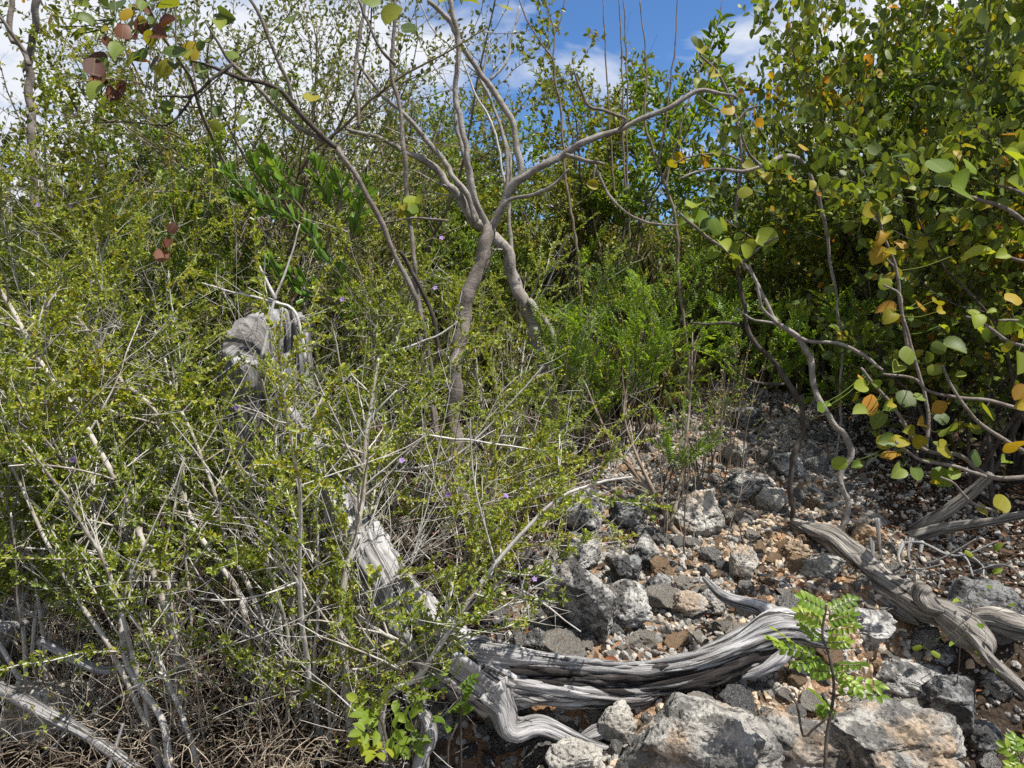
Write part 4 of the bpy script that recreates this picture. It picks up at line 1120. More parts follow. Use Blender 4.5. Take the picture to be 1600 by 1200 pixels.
# leaning trunks at the right
dF = gp(1242, 822)[1]
tree('dark reddish leaning trunk rising from the brown exposed root', [
    ('trunk', [(1242, 825), (1236, 770), (1238, 722), (1253, 670), (1250, 628), (1229, 596), (1201, 558), (1173, 523), (1162, 470), (1152, 415), (1140, 380)], (6.5, 6.5, 6, 6, 6, 6, 6, 5.5, 4.5, 4, 3), (dF, dF + .1), 'dark_bark'),
    ('branch', [(1166, 512), (1140, 505), (1110, 505), (1078, 504)], (4, 3.5, 3, 2), (dF + .1, dF), 'dark_bark'),
    ('branch', [(1226, 600), (1190, 598), (1160, 588), (1140, 570)], (3.5, 3, 2.5, 2), (dF, dF - .1), 'dark_bark')], seed=56, twigs=(2.5, .06, .3))
dF2 = gp(1312, 838)[1]
tree('pale grey leaning trunk with a kinked base beside the reddish trunk', [
    ('trunk', [(1310, 838), (1324, 790), (1316, 745), (1330, 712), (1316, 680), (1288, 638), (1272, 600), (1267, 558), (1250, 528), (1215, 505), (1200, 480), (1185, 445), (1172, 415)], (8, 7.5, 7, 7, 7.5, 8, 7.5, 7, 7, 6, 5, 4, 3), (dF2, dF2 + .15), 'grey_bark'),
    ('branch', [(1240, 520), (1267, 532), (1309, 537), (1344, 554), (1378, 577)], (4.5, 4.5, 4, 4, 3), (dF2 + .1, dF2), 'grey_bark'),
    ('branch', [(1215, 505), (1190, 480), (1180, 440), (1165, 410)], (4, 3.5, 3, 2), (dF2 + .1, dF2), 'grey_bark'),
    ('branch', [(1212, 505), (1175, 500), (1150, 480)], (3, 2.5, 2), (dF2 + .1, dF2), 'grey_bark'),
    ('branch', [(1322, 750), (1345, 740), (1362, 710)], (3, 2.5, 1.5), (dF2, dF2 - .1), 'dark_bark')], seed=57, twigs=(2.5, .06, .3))
tree('gnarled grey branch arching across the yellow-leaved bush', [
    ('trunk', [(1315, 560), (1300, 420), (1285, 330), (1262, 262), (1240, 244), (1218, 245), (1195, 257), (1178, 250), (1165, 225), (1155, 190)], (3, 3, 3.5, 4.5, 5, 4.5, 4.5, 4, 3, 2), (4.0, 3.4), 'grey_bark'),
    ('branch', [(1195, 257), (1160, 270), (1110, 265), (1060, 280)], (4, 3.5, 3, 2), (3.35, 3.3), 'grey_bark')], seed=58, twigs=(4, .06, .3))
# bare saplings against the sky
def sapling(label, lines, seed, mat='dry_stem'):
    return tree(label, [('trunk' if i == 0 else 'branch', p, r, d, mat) for i, (p, r, d) in enumerate(lines)], name='bare_sapling', cat='sapling', seed=seed, twigs=(1.2, .15, .5), rough=.05, thick=.62)
sapling('bare thin sapling with upright whippy twigs against the blue sky gap', [
    ([(1075, 560), (1062, 450), (1052, 332), (1024, 245), (1008, 196), (1010, 100), (1000, 0)], (4, 4, 4, 3.5, 3, 2, 1.5), (4.6, 4.6)),
    ([(1030, 255), (1052, 98), (1059, -10)], (2.5, 2, 1.2), (4.6, 4.6)), ([(1040, 290), (1075, 160), (1110, 70), (1130, 0)], (2.5, 1.8, 1), (4.6, 4.7))], 71)
sapling('bare forked sapling standing left of the blue sky gap', [
    ([(905, 430), (885, 290), (877, 175), (866, 119), (863, 91), (835, 52), (805, -10)], (4, 3.5, 3.2, 3, 2.5, 2, 1.5), (4.9, 4.9)),
    ([(864, 95), (866, 50), (848, -10)], (2.2, 1.8, 1.2), (4.9, 4.9)), ([(865, 55), (878, 25), (885, -10)], (1.8, 1.5, 1), (4.9, 4.9))], 72)
sapling('pair of thin bleached whips beyond the bright green bush', [
    ([(985, 400), (975, 250), (971, 70), (966, -10)], (2.5, 2.5, 2, 1.4), (5.6, 5.6)), ([(980, 330), (980, 200), (978, 66), (973, -10)], (2.5, 2, 1.8, 1.2), (5.6, 5.6)), ([(960, 300), (950, 150), (944, 40), (942, -10)], (2, 2, 1.6, 1), (5.6, 5.6))], 73)

# ------------------------------------------------------------ dead bush and dry stems in the middle
def dry_bush(label, px, py, n, H, seed, spread=.5, lean=(0, 0), mat='dry_stem', traced=(), name='dry_bush', leafy=0.0, side=9, r0=(.002, .0045), cat='bush', group=None):
    rng = np.random.default_rng(seed)
    loc, dd = gp(px, py)
    root = thing(name, label, cat, loc, group)
    nodes = []
    sets = []
    for pts, r, ds in traced:
        W, dz = trace(pts, ds); q, par = catmull(W, .02)
        sets.append((q, r[0] / FPX * ds[0], r[1] / FPX * ds[-1]))
    for k in range(n):
        a = rng.uniform(0, 6.28); s = spread * rng.random()
        p0 = loc + np.array([math.cos(a), math.sin(a), 0]) * rng.uniform(0, .14); p0[2] = ground(p0[0], p0[1])[0] - .02
        q = walk(rng, p0, unit(np.array([math.cos(a) * s + lean[0], math.sin(a) * s + lean[1], 1])), H * rng.uniform(.5, 1.05), 8, .09, .01)
        sets.append((q, rng.uniform(*r0), .001))
    for q, ra, rb in sets:
        tubes = []
        ramify(rng, q, ra, [dict(n=side, t0=.25, l=(.06, .25), a=(15, 50), wob=.1, up=.02, rs=.55, rmin=.0009, rmax=.003)], tubes, nodes, 0, rb)
        g = Geo(); draw(g, tubes, seed); g.build('stem', M[mat], root, local=loc)
    if leafy:
        g = Geo(); put_leaves(g, T_TINY, nodes, rng, .016, 2, (25, 80), (.009, .016), (.45, .65), .3, .5, .25, 1 - leafy, .05)
        if g.n: g.build('foliage', M['wispy'], root, local=loc)
    return root
dry_bush('grey dead bush with a twisted foot planted on the rubble', 1085, 850, 9, .62, 81, .6, mat='dry_stem', side=14, traced=[
    ([(1105, 862), (1075, 848), (1048, 822), (1034, 790), (1000, 750), (962, 700), (935, 650), (915, 600)], (6, 1.2), (3.1, 3.3)),
    ([(1040, 800), (1020, 765), (990, 700), (975, 640), (990, 560)], (3.5, 1), (3.15, 3.3)),
    ([(1030, 805), (1000, 795), (965, 772), (940, 760)], (4, 3), (3.2, 3.3)),
    ([(1048, 822), (1062, 760), (1072, 690), (1080, 600), (1082, 520)], (3.5, 1), (3.15, 3.4))])
for lab, px, py, n, H, sd, lean in (
    ('upright pale dry stems beside the white pointed stone', 1090, 760, 12, .75, 82, (0, 0)),
    ('sparse dry stems between the dead bush and the leaning trunks', 1140, 740, 9, .8, 83, (.1, 0)),
    ('dense dry brown stems under the feathery bright green shrub', 960, 720, 14, .7, 84, (0, 0)),
    ('dead brown stems crowding the shade right of the curved trunk', 800, 770, 22, .8, 85, (0, 0)),
    ('dead brown stems in the dark hollow left of the cavity stones', 850, 790, 18, .6, 86, (.1, -.05)),
    ('tall grey dry stems standing among the bright feathery shrubs', 1000, 690, 16, 1.05, 91, (0, 0)),
    ('pale dry stems rising left of the feathery centre shrub', 890, 730, 14, 1.0, 92, (-.05, 0)),
    ('dry stems at the right foot of the curved grey-barked tree', 760, 815, 14, .6, 87, (0, 0)),
    ('dry upright stems just above the largest boulder', 880, 830, 10, .45, 88, (.2, 0))):
    dry_bush(lab, px, py, n, H, sd, .35, lean, leafy=.35, group='dry upright stems')
dry_bush('pair of thin dark stems leaning over the reddish soil', 1195, 850, 3, .5, 89, .15, (-.35, 0), 'dark_bark', side=3)
dry_bush('single thin dry stalk above the pale crumbly boulder', 1203, 790, 2, .4, 90, .08, (-.05, 0), 'dry_stem', side=1)

for lab, px, py, n, H, sd, lean, mt in (
    ('tangle of grey dead twigs at the bottom between the two broken branches', 330, 1150, 16, .5, 181, (-.1, 0), 'pale_stem'),
    ('low brown dead twig bush in the lower left shade', 180, 1120, 16, .45, 182, (0, 0), 'dry_stem'),
    ('dead grey twig bush under the stems left of the bright green seedling', 460, 1150, 18, .5, 183, (.1, 0), 'pale_stem'),
    ('dry brown twig bush under the shrubs in front of the stump foot', 330, 1040, 18, .55, 184, (0, 0), 'dry_stem'),
    ('dead grey twigs sprawling at the bottom left corner', 60, 1165, 14, .4, 185, (.2, 0), 'dead_stem'),
    ('dead grey twigs sprawling just left of the curled root', 590, 1130, 14, .4, 186, (-.2, 0), 'dry_stem'),
    ('dry twig bush in the shade at the left edge', 60, 1020, 16, .6, 187, (0, 0), 'dry_stem')):
    dry_bush(lab, px, py, n, H, sd, .9, lean, mt, leafy=.12, side=22, r0=(.0018, .004))

# ------------------------------------------------------------ leafy shrubs with compound leaves
def fern_shrub(label, loc, n, H, seed, spread=.4, rl=(.05, .10), pairs=6, l=(.018, .028), w=(.006, .0095), dens=1.0, mat='fern', spacing=.030, lean=(0, 0), name='feathery_shrub', T=T_LANCE, group=None):
    rng = np.random.default_rng(seed)
    root = thing(name, label, 'shrub', loc, group)
    nodes = []
    for k in range(n):
        a = rng.uniform(0, 6.28); s = spread * math.sqrt(rng.random())
        q = walk(rng, loc + np.array([rng.normal(0, .04), rng.normal(0, .04), -.03]), unit(np.array([math.cos(a) * s + lean[0], math.sin(a) * s + lean[1], 1])), H * rng.uniform(.7, 1.05), 10, .1, .01)
        tubes = []
        ramify(rng, q, rng.uniform(.003, .006), [dict(n=9 * dens, t0=.3, l=(.12, .36), a=(25, 60), wob=.1, up=.04, seg=5, rs=.55, rmin=.0012)], tubes, nodes, 0, .0015)
        g = Geo(); draw(g, tubes, seed); g.build('stem', M['dark_bark'], root, local=loc)
    g = Geo()
    put_compound(g, T, nodes, rng, spacing, rl, pairs, l, w, .15, .3, .55, ang=(20, 55))
    g.build('foliage', M[mat], root, local=loc)
    return root
fern_shrub('feathery bright green shrub in the centre, right of the curved tree', gp(955, 690)[0], 7, 1.0, 101, .5, dens=.7)
fern_shrub('feathery bright green shrub behind the dead bush, reaching right', gp(1010, 660)[0], 6, 1.05, 102, .55, lean=(.05, 0), dens=.65)
fern_shrub('small feathery shrub with drooping fronds just left of the dead bush', gp(890, 740)[0], 5, .65, 103, .5, dens=.8)
fern_shrub('low tuft of long feathery leaves over the dead bush foot', P(1045, 760, 3.1), 2, .18, 104, .4, (.07, .11), 9, (.022, .03), (.005, .007), 1.4)
fern_shrub('upright feathery sprig in front of the dark leaning trunk gap', gp(1085, 740)[0], 2, .62, 105, .15, (.03, .05), 6, (.012, .018), (.005, .007), .8)
fern_shrub('bright green leafy shrub at the upper left among the wispy shrubs', place(215, 3.7), 8, 1.75, 106, .4, (.05, .09), 4, (.02, .03), (.012, .017), 1.0, 'green', .028, name='leafy_shrub', T=T_OVAL)
fern_shrub('green leafy shrub left of the thick-leaved rosette shrub', place(300, 4.0), 7, 1.55, 107, .4, (.05, .09), 4, (.02, .03), (.012, .017), 1.0, 'green', .028, name='leafy_shrub', T=T_OVAL)
fern_shrub('dense green shrub at the far left edge behind the wispy shrubs', place(60, 3.6), 8, 1.8, 108, .4, (.05, .09), 4, (.018, .028), (.010, .015), 1.0, 'green', .026, name='leafy_shrub', T=T_OVAL)
fern_shrub('small-leaved green shrub in the shade under the leaning trunks', place(1190, 4.6), 6, .8, 109, .5, (.05, .09), 5, (.02, .03), (.010, .015), 1.0, 'fern', .028, name='leafy_shrub', T=T_OVAL)
fern_shrub('dark feathery shrub between the leaning trunks and the round-leaf bushes', place(1310, 4.5), 7, 1.0, 110, .5, (.06, .10), 6, (.02, .03), (.008, .012), 1.0, 'fern', .028)

# seedlings
def seedling(label, pts, rads, ds, fronds, mat, seed, leafl, pairs=5, twigs=(), name='seedling', T=T_OVAL):
    rng = np.random.default_rng(seed)
    W, dz = trace(pts, ds); W = rooted(W); loc = W[0]
    root = thing(name, label, 'seedling', loc)
    g = Geo(); q, par = catmull(W, .015); tube(g, q, np.interp(par, [0, 1], rads) / FPX * ds[0], 6)
    for p2 in twigs:
        W2, _ = trace(p2, (ds[0], ds[-1])); tube(g, catmull(W2, .015)[0], 2.0 / FPX * ds[0], 5)
    g.build('stem', M['dark_bark'], root, local=loc)
    g = Geo()
    for (x0, y0, x1, y1) in fronds:
        a = P(x0, y0, ds[-1]); b = P(x1, y1, ds[-1] + rng.uniform(-.08, .04))
        d = b - a; R = np.linalg.norm(d); d = d / R
        nr = unit(np.array([-.2, -.55, .8]) + rng.normal(0, .25, 3)); nr = unit(nr - d * (nr @ d)); sd_ = np.cross(d, nr)
        cl = rng.random(); LL = leafl / FPX * ds[-1] * rng.uniform(.85, 1.15)
        tube(g, np.array([a, (a + b) / 2, b]), .0009, 3, cap=False)
        for k in range(pairs):
            s = (k + .7) / pairs
            for sg in (-1, 1):
                leaves(g, T, (a + d * R * s)[None], unit(sd_ * sg * .8 + d * .5)[None], unit(nr + rng.normal(0, .15, 3))[None], LL * rng.uniform(.85, 1.1), LL * .6, np.array([np.clip(cl + rng.normal(0, .1), 0, 1)]))
        leaves(g, T, b[None], d[None], nr[None], LL, LL * .6, np.array([cl]))
    g.build('foliage', M[mat], root, local=loc)
    return root
fern_shrub('bright feathery shrub just above the cavity stones', gp(905, 735)[0], 7, .9, 114, .55, dens=.85)
fern_shrub('bright feathery shrub between the centre trees and the dead bush', gp(985, 700)[0], 7, .95, 115, .5, dens=.85)
fern_shrub('sunlit green feathery shrub behind the centre tree forks', place(900, 5.4), 6, 1.1, 112, .6, dens=.6)
seedling('leafy seedling with pinnate leaves standing in front of the rubble at lower right', [(1288, 1215), (1292, 1150), (1303, 1080), (1297, 1030), (1285, 990), (1292, 945)], (3.2, 1.8), (1.75, 1.8), [
    (1293, 955, 1255, 935), (1293, 955, 1330, 938), (1291, 975, 1252, 957), (1291, 972, 1330, 962), (1291, 985, 1335, 980), (1285, 1005, 1255, 975), (1290, 1005, 1322, 1003), (1275, 1030, 1212, 985), (1280, 1025, 1225, 1012), (1290, 1030, 1245, 1040),
    (1300, 1040, 1345, 1040), (1300, 1045, 1340, 1075), (1300, 1060, 1372, 1072), (1302, 1075, 1375, 1088), (1300, 1050, 1270, 1048), (1302, 1110, 1275, 1085), (1300, 1125, 1285, 1110), (1230, 1010, 1205, 1000)], 'fern', 121, 15, 5, [[(1295, 1120), (1270, 1140), (1255, 1150), (1245, 1100), (1234, 1085)]])
seedling('bright green seedling at the bottom edge left of the driftwood log', [(612, 1225), (608, 1180), (600, 1140), (590, 1110)], (3.5, 2), (1.85, 1.88), [
    (598, 1130, 560, 1098), (598, 1125, 650, 1095), (600, 1140, 565, 1145), (600, 1110, 600, 1085), (605, 1150, 640, 1120), (605, 1155, 568, 1160), (608, 1165, 585, 1180), (605, 1145, 625, 1165), (600, 1125, 570, 1120), (608, 1170, 650, 1160)], 'grape_lit', 122, 25, 2, name='seedling')
seedling('small rounded-leaf sprig hanging in front of the driftwood hollow', [(720, 1110), (724, 1090), (715, 1075), (690, 1060)], (1.5, 1), (1.95, 1.95), [(722, 1100, 735, 1075), (722, 1095, 705, 1110), (718, 1080, 740, 1060), (700, 1068, 720, 1040), (690, 1060, 665, 1068), (690, 1060, 700, 1035)], 'fern', 123, 10, 4, name='sprig')
seedling('green leafy sprig at the bottom right corner', [(1610, 1225), (1600, 1200), (1590, 1175)], (2, 1.5), (1.8, 1.8), [(1595, 1185, 1572, 1168), (1597, 1180, 1610, 1155), (1598, 1190, 1580, 1198), (1592, 1178, 1585, 1155)], 'fern', 124, 14, 3, name='sprig')
seedling('young oval-leaved plant beside the curled root', [(700, 1170), (706, 1150), (715, 1130)], (2, 1.5), (1.95, 1.95), [(710, 1135, 722, 1105), (710, 1140, 690, 1130)], 'green', 125, 27, 1, name='sprig')
rng = np.random.default_rng(64)
seedling('sparse creeping sprigs with small rounded leaves around the brown root end', [(1500, 1010), (1492, 985), (1518, 960), (1512, 930), (1535, 900), (1530, 870)], (.9, .5), (2.55, 2.6), [(1520, 960, 1530, 975), (1525, 935, 1545, 920), (1530, 905, 1552, 895), (1536, 885, 1520, 870), (1536, 880, 1555, 860), (1525, 945, 1500, 940), (1510, 990, 1490, 1005), (1508, 1000, 1525, 1015), (1515, 975, 1440, 1010), (1440, 1010, 1455, 1018), (1530, 990, 1555, 1042), (1555, 955, 1578, 948)], 'grape_lit', 126, 14, 0, name='creeper', T=T_ROUNDS)

# ------------------------------------------------------------ thick-leaved rosette shrub
def rosette_shrub():
    rng = np.random.default_rng(131)
    loc = place(520, 3.55); d = 3.3
    root = thing('rosette_shrub', 'dark glossy shrub with thick paddle-shaped leaves in rosettes above the stump', 'shrub', loc)
    lines = [[(540, 480), (505, 400), (470, 350), (425, 330), (385, 300), (362, 275)], [(500, 390), (480, 340), (455, 305), (440, 275), (425, 250)], [(510, 400), (515, 340), (505, 300), (495, 265)],
             [(520, 420), (545, 380), (560, 340), (568, 300)], [(430, 332), (400, 325), (375, 312)], [(470, 350), (440, 312), (415, 290), (400, 262)], [(540, 480), (470, 440), (430, 415)], [(545, 500), (520, 470), (470, 460), (445, 435)], [(515, 350), (535, 310), (530, 285)]]
    base = np.array([loc])
    g = Geo(); L = Geo()
    for i, p in enumerate(lines):
        W, _ = trace(p, (d, d - .15 + .05 * (i % 3)))
        if i == 0: W = np.concatenate([[loc], W])
        q, par = catmull(W, .02); tube(g, q, np.linspace(.012 if i == 0 else .008, .005, len(q)), 7)
        pos, ax = along(q, .016, .45 if i else .5, 1.0)
        pos = np.repeat(pos, 2, 0); ax = np.repeat(ax, 2, 0); n = len(pos)
        a = np.radians(rng.uniform(40, 80, n))[:, None]
        dv = unit(ax * np.cos(a) + perp(rng, ax) * np.sin(a) + np.array([[0, 0, .45]]))
        ll = rng.uniform(.045, .09, n)
        leaves(L, T_SPAT, pos, dv, unit(np.cross(np.cross(dv, ax), dv) + rng.normal(0, .35, (n, 3))), ll, ll * .38, rng.beta(2, 2, n))
        tp = np.repeat(q[-1:], 14, 0); a2 = np.radians(rng.uniform(5, 55, 14))[:, None]; ax2 = np.repeat(ax[-1:], 14, 0)
        dv = unit(ax2 * np.cos(a2) + perp(rng, ax2) * np.sin(a2) + np.array([[0, 0, .4]]))
        leaves(L, T_SPAT, tp, dv, unit(np.cross(np.cross(dv, ax2), dv) + 1e-6), rng.uniform(.05, .08, 14), .022, rng.uniform(.4, 1, 14))
    g.build('stem', M['dry_stem'], root, local=loc)
    L.build('foliage', M['rosette'], root, local=loc)
rosette_shrub()

# ------------------------------------------------------------ bushes built once and copied
def bush(name, label, cat, H, spread, nst, seed, bark, leaf, lmat, n1=5, n2=14, l1=(.25, .6), l2=(.06, .18), r0=.012, group=None, up=.02, extra=None, t0=.25):
    """leaf = (template, spacing, per node, length range, width ratio, bias)"""
    rng = np.random.default_rng(seed)
    root = thing(name, label, cat, (0, 0, 0), group)
    nodes = []
    k1 = H / 2.0
    for k in range(nst):
        a = 2 * math.pi * (k + rng.random()) / nst; s = spread * (.25 + .75 * rng.random())
        q = walk(rng, np.array([rng.normal(0, .06), rng.normal(0, .06), -.05]), unit(np.array([math.cos(a) * s, math.sin(a) * s, 1])), H * rng.uniform(.75, 1.05), 14, .13, up)
        tubes = []
        ramify(rng, q, r0 * rng.uniform(.7, 1.2), [dict(n=n1, t0=t0, l=(l1[0] * k1, l1[1] * k1), a=(30, 70), wob=.14, up=.04, seg=6, rs=.5, rmin=.002),
                dict(n=n2, t0=.15, l=(l2[0], l2[1]), a=(30, 70), wob=.14, up=.02, seg=3, rs=.5, rmin=.0012)], tubes, nodes, 0, .003)
        g = Geo(); draw(g, tubes, seed); g.build('stem', M[bark], root)
    T, sp, m, L, Wd, bias = leaf
    g = Geo()
    put_leaves(g, T, nodes, rng, sp, m, (30, 80), L, Wd, .25, bias, .2)
    g.build('foliage', M[lmat], root)
    if extra:
        for mt, frac in extra:
            g = Geo(); sel = [n for n in nodes if rng.random() < frac]
            put_leaves(g, T, sel, rng, sp * 1.2, m, (30, 80), L, Wd, .25, bias, .2)
            if g.n: g.build('yellow_foliage', M[mt], root)
    return root

GR = (T_ROUNDS, .042, 1, (.026, .066), (.75, 1.0), .38)
GP_ = [('round-leaf', 2.1, .75, 8, 501), ('round-leaf', 2.6, .6, 8, 502), ('round-leaf', 1.7, .8, 7, 503)]
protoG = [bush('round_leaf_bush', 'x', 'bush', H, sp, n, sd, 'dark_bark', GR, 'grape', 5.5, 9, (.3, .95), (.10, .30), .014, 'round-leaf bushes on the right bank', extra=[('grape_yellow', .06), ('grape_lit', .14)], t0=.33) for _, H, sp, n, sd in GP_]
OL = (T_OVAL, .030, 2, (.030, .050), (.5, .65), .45)
protoO = [bush('olive_bush', 'x', 'bush', H, sp, n, sd, 'dark_bark', OL, lm, 6, 12, (.3, .7), (.08, .2), .012, 'background bushes on the hillside') for H, sp, n, sd, lm in ((2.4, .55, 8, 511, 'olive'), (2.0, .8, 8, 512, 'olive'), (2.2, .6, 8, 513, 'green'))]
LN = (T_LANCE, .030, 2, (.055, .085), (.25, .34), .35)
protoL = [bush('long_leaf_bush', 'x', 'bush', 2.6, .45, 7, 521, 'dry_stem', LN, 'green', 4, 7, (.3, .6), (.08, .16), .010, t0=.4)]
SP = (T_OVAL, .030, 1, (.020, .034), (.5, .6), .3)
protoS = [bush('thin_leaf_tree', 'x', 'tree', 3.2, .5, 6, 531, 'dry_stem', SP, 'grey_green', 6, 9, (.35, .8), (.10, .26), .016, t0=.3),
          bush('thin_leaf_tree', 'x', 'tree', 3.0, .6, 7, 532, 'dry_stem', SP, 'olive', 6, 9, (.35, .8), (.10, .26), .014, t0=.3)]
used = set()
def put(proto, px, d, sc, rz, label, group=None, sink=.0):
    loc = place(px, d, .02 + sink)
    if proto.name not in used:
        used.add(proto.name); o = proto; o.location = tuple(loc); o.rotation_euler = (0, 0, rz); o.scale = (sc,) * 3 if np.isscalar(sc) else sc; o['label'] = label
        if group: o['group'] = group
        return o
    return copy_thing(proto, loc, rz, sc, label, group)
A, B, C_ = protoG
put(protoL[0], 1420, 5.4, 1.0, 4.9, 'thin long-leaved shoots threading up through the right bank bushes')
put(protoO[1], 1350, 6.2, (.8, .8, 1.25), 3.3, 'small-leaved olive bush among the round-leaf bushes at upper right')
put(protoO[0], 1530, 6.6, (1.2, 1.2, 1.4), 1.3, 'small-leaved olive tree topping the right bank at the frame corner')
put(B, 1590, 4.2, (.9, .9, 1.2), .3, 'tall round-leaf bush filling the upper right corner')
put(A, 1475, 4.6, (.92, .92, 1.3), 1.9, 'dense round-leaf bush right of the leaning trunks')
put(B, 1390, 5.2, (1.04, 1.04, 1.32), 2.7, 'tall round-leaf bush with its crown against the cloud at upper right')
put(C_, 1320, 5.2, .85, .8, 'low round-leaf bush in shade directly behind the leaning trunks')
put(A, 1255, 5.6, .76, 4.0, 'round-leaf bush with yellow leaves behind the gnarled grey branch')
put(B, 1290, 6.4, (.55, .55, 1.12), 5.2, 'slender-topped round-leaf bush poking into the sky right of the cloud')
put(C_, 1190, 6.6, .75, 2.2, 'small round-leaf bush at the left end of the right bank')
put(A, 1660, 3.7, 1.0, 3.1, 'round-leaf bush cut off by the right edge')
put(C_, 1540, 3.7, .9, 5.0, 'low round-leaf bush shading the dark ground at the right edge')
put(C_, 1460, 4.1, .7, 1.2, 'low round-leaf bush behind the fallen limbs')
put(B, 1490, 5.9, (1.09, 1.09, 1.38), 1.1, 'tall round-leaf bush at the back of the right bank')
put(A, 1130, 7.6, .66, 1.4, 'yellowing round-leaf bush beneath the blue sky gap')
put(A, 1640, 5.2, (1.23, 1.23, 1.56), .2, 'round-leaf bush rising behind the upper right corner')
O1, O2, O3 = protoO
put(O1, 880, 7.0, 1.12, .5, 'olive-green bush standing up into the blue sky at centre')
put(O3, 660, 8.0, 1.12, 2.0, 'green bush on the skyline left of the centre tree')
put(O3, 765, 8.4, .95, .6, 'green bush seen between the limbs of the centre tree')
put(O3, 560, 7.0, 1.0, 4.0, 'green bush on the skyline behind the slender pole trunk')
put(O3, 350, 5.6, 1.0, 1.0, 'green bush behind the red-leaved branches at the upper left')
put(O2, 240, 5.4, 1.0, 5.0, 'olive bush in the background of the upper left shrubs')
put(O1, 110, 5.0, 1.0, 1.7, 'olive bush behind the dark trunks at the top left')
put(O1, 940, 8.6, .95, 4.4, 'yellow-green bush right of the olive bush on the skyline')
put(O3, 720, 6.2, .6, 1.2, 'low green bush between the two centre trees')
put(O2, 600, 5.6, .7, 2.2, 'low olive bush behind the slender pole trunk')
put(O3, 1100, 5.6, .6, 5.5, 'low green bush behind the upright pale dry stems')
put(protoL[0], 975, 6.4, 1.06, .8, 'bright green bush with drooping long leaves against the blue sky')
put(protoL[0], 640, 9.0, .8, 2.1, 'pale green long-leaved bush far behind the centre tree')
S1, S2 = protoS
put(S1, 330, 4.4, .95, 1.2, 'thin-leaved grey tree just behind the red-leaved branches')
put(S1, 500, 4.7, 1.0, .2, 'thin-leaved grey tree spreading fine twigs over the upper left sky')
put(S2, 420, 5.2, 1.02, 2.0, 'thin-leaved tree behind the red-leaved branches')
put(S1, 610, 5.5, 1.0, 3.6, 'thin-leaved grey tree left of the centre tree fork')
hr = np.random.default_rng(77)
for k in range(34):
    d = hr.uniform(9, 26); px = hr.uniform(60, 1560)
    put(protoO[k % 3], px, d, hr.uniform(.6, 1.1), hr.uniform(0, 6.2), 'scrub bush on the far hillside behind the nearer bushes', 'scrub on the far hillside')
# ground tussocks on the slope
g = Geo()
x = hr.uniform(-6, 6, 9000); y = 4.6 + 14 * hr.random(9000) ** 1.5
k = (hr.random(9000) < 1 - rubble_zone(x, y)); x, y = x[k] * (1 + y[k] * .08), y[k]
z = ground(x, y); n = len(x)
dv = unit(hr.normal(0, .35, (n, 3)) + np.array([[0, 0, 1]]))
for j in range(5):
    dd = unit(dv + hr.normal(0, .28, (n, 3)))
    leaves(g, T_LANCE, np.stack([x, y, z - .02], 1) + hr.normal(0, .03, (n, 3)) * np.array([[1, 1, 0]]), dd, up_normal(hr, dd, .1), hr.uniform(.15, .5, n), hr.uniform(.006, .012, n), hr.random(n))
tag(g.build('grass', M['grass']), 'pale dry grass between the scrub on the hillside', kind='stuff')

# ------------------------------------------------------------ near round-leaf branches on the right
def crop6(l): return [(1040 + a / 2.857, 390 + b / 2.857, r / 2.857) for a, b, r in l]
def crop3(l): return [(1040 + a / 2.857, b / 2.857, r / 2.857) for a, b, r in l]
def leafy_branch(label, lines, groups, d, seed, bark='brown_bark'):
    rng = np.random.default_rng(seed)
    loc = P(*lines[0][0][0], lines[0][2][0])
    root = thing('round_leaf_branch', label, 'branch', loc)
    for pts, r, ds in lines:
        g = Geo(); W, _ = trace(pts, ds); q, par = catmull(W, .015)
        q = q + .004 * np.stack([fbm(q * 14 + 5, 2, 1), fbm(q * 14 + 9, 2, 2), fbm(q * 14 + 2, 2, 3)], 1)
        tube(g, q, np.interp(par, [0, 1], r) / FPX * ds[0], 8, rough=.1)
        g.build('twig', M[bark], root, local=loc)
    for mat, sp in groups:
        picture_leaves(root, loc, sp, d, mat, rng, lines, bark, part='foliage' if mat.startswith('grape') and mat in ('grape', 'grape_lit') else 'yellow_foliage', tmax=60)
    return root
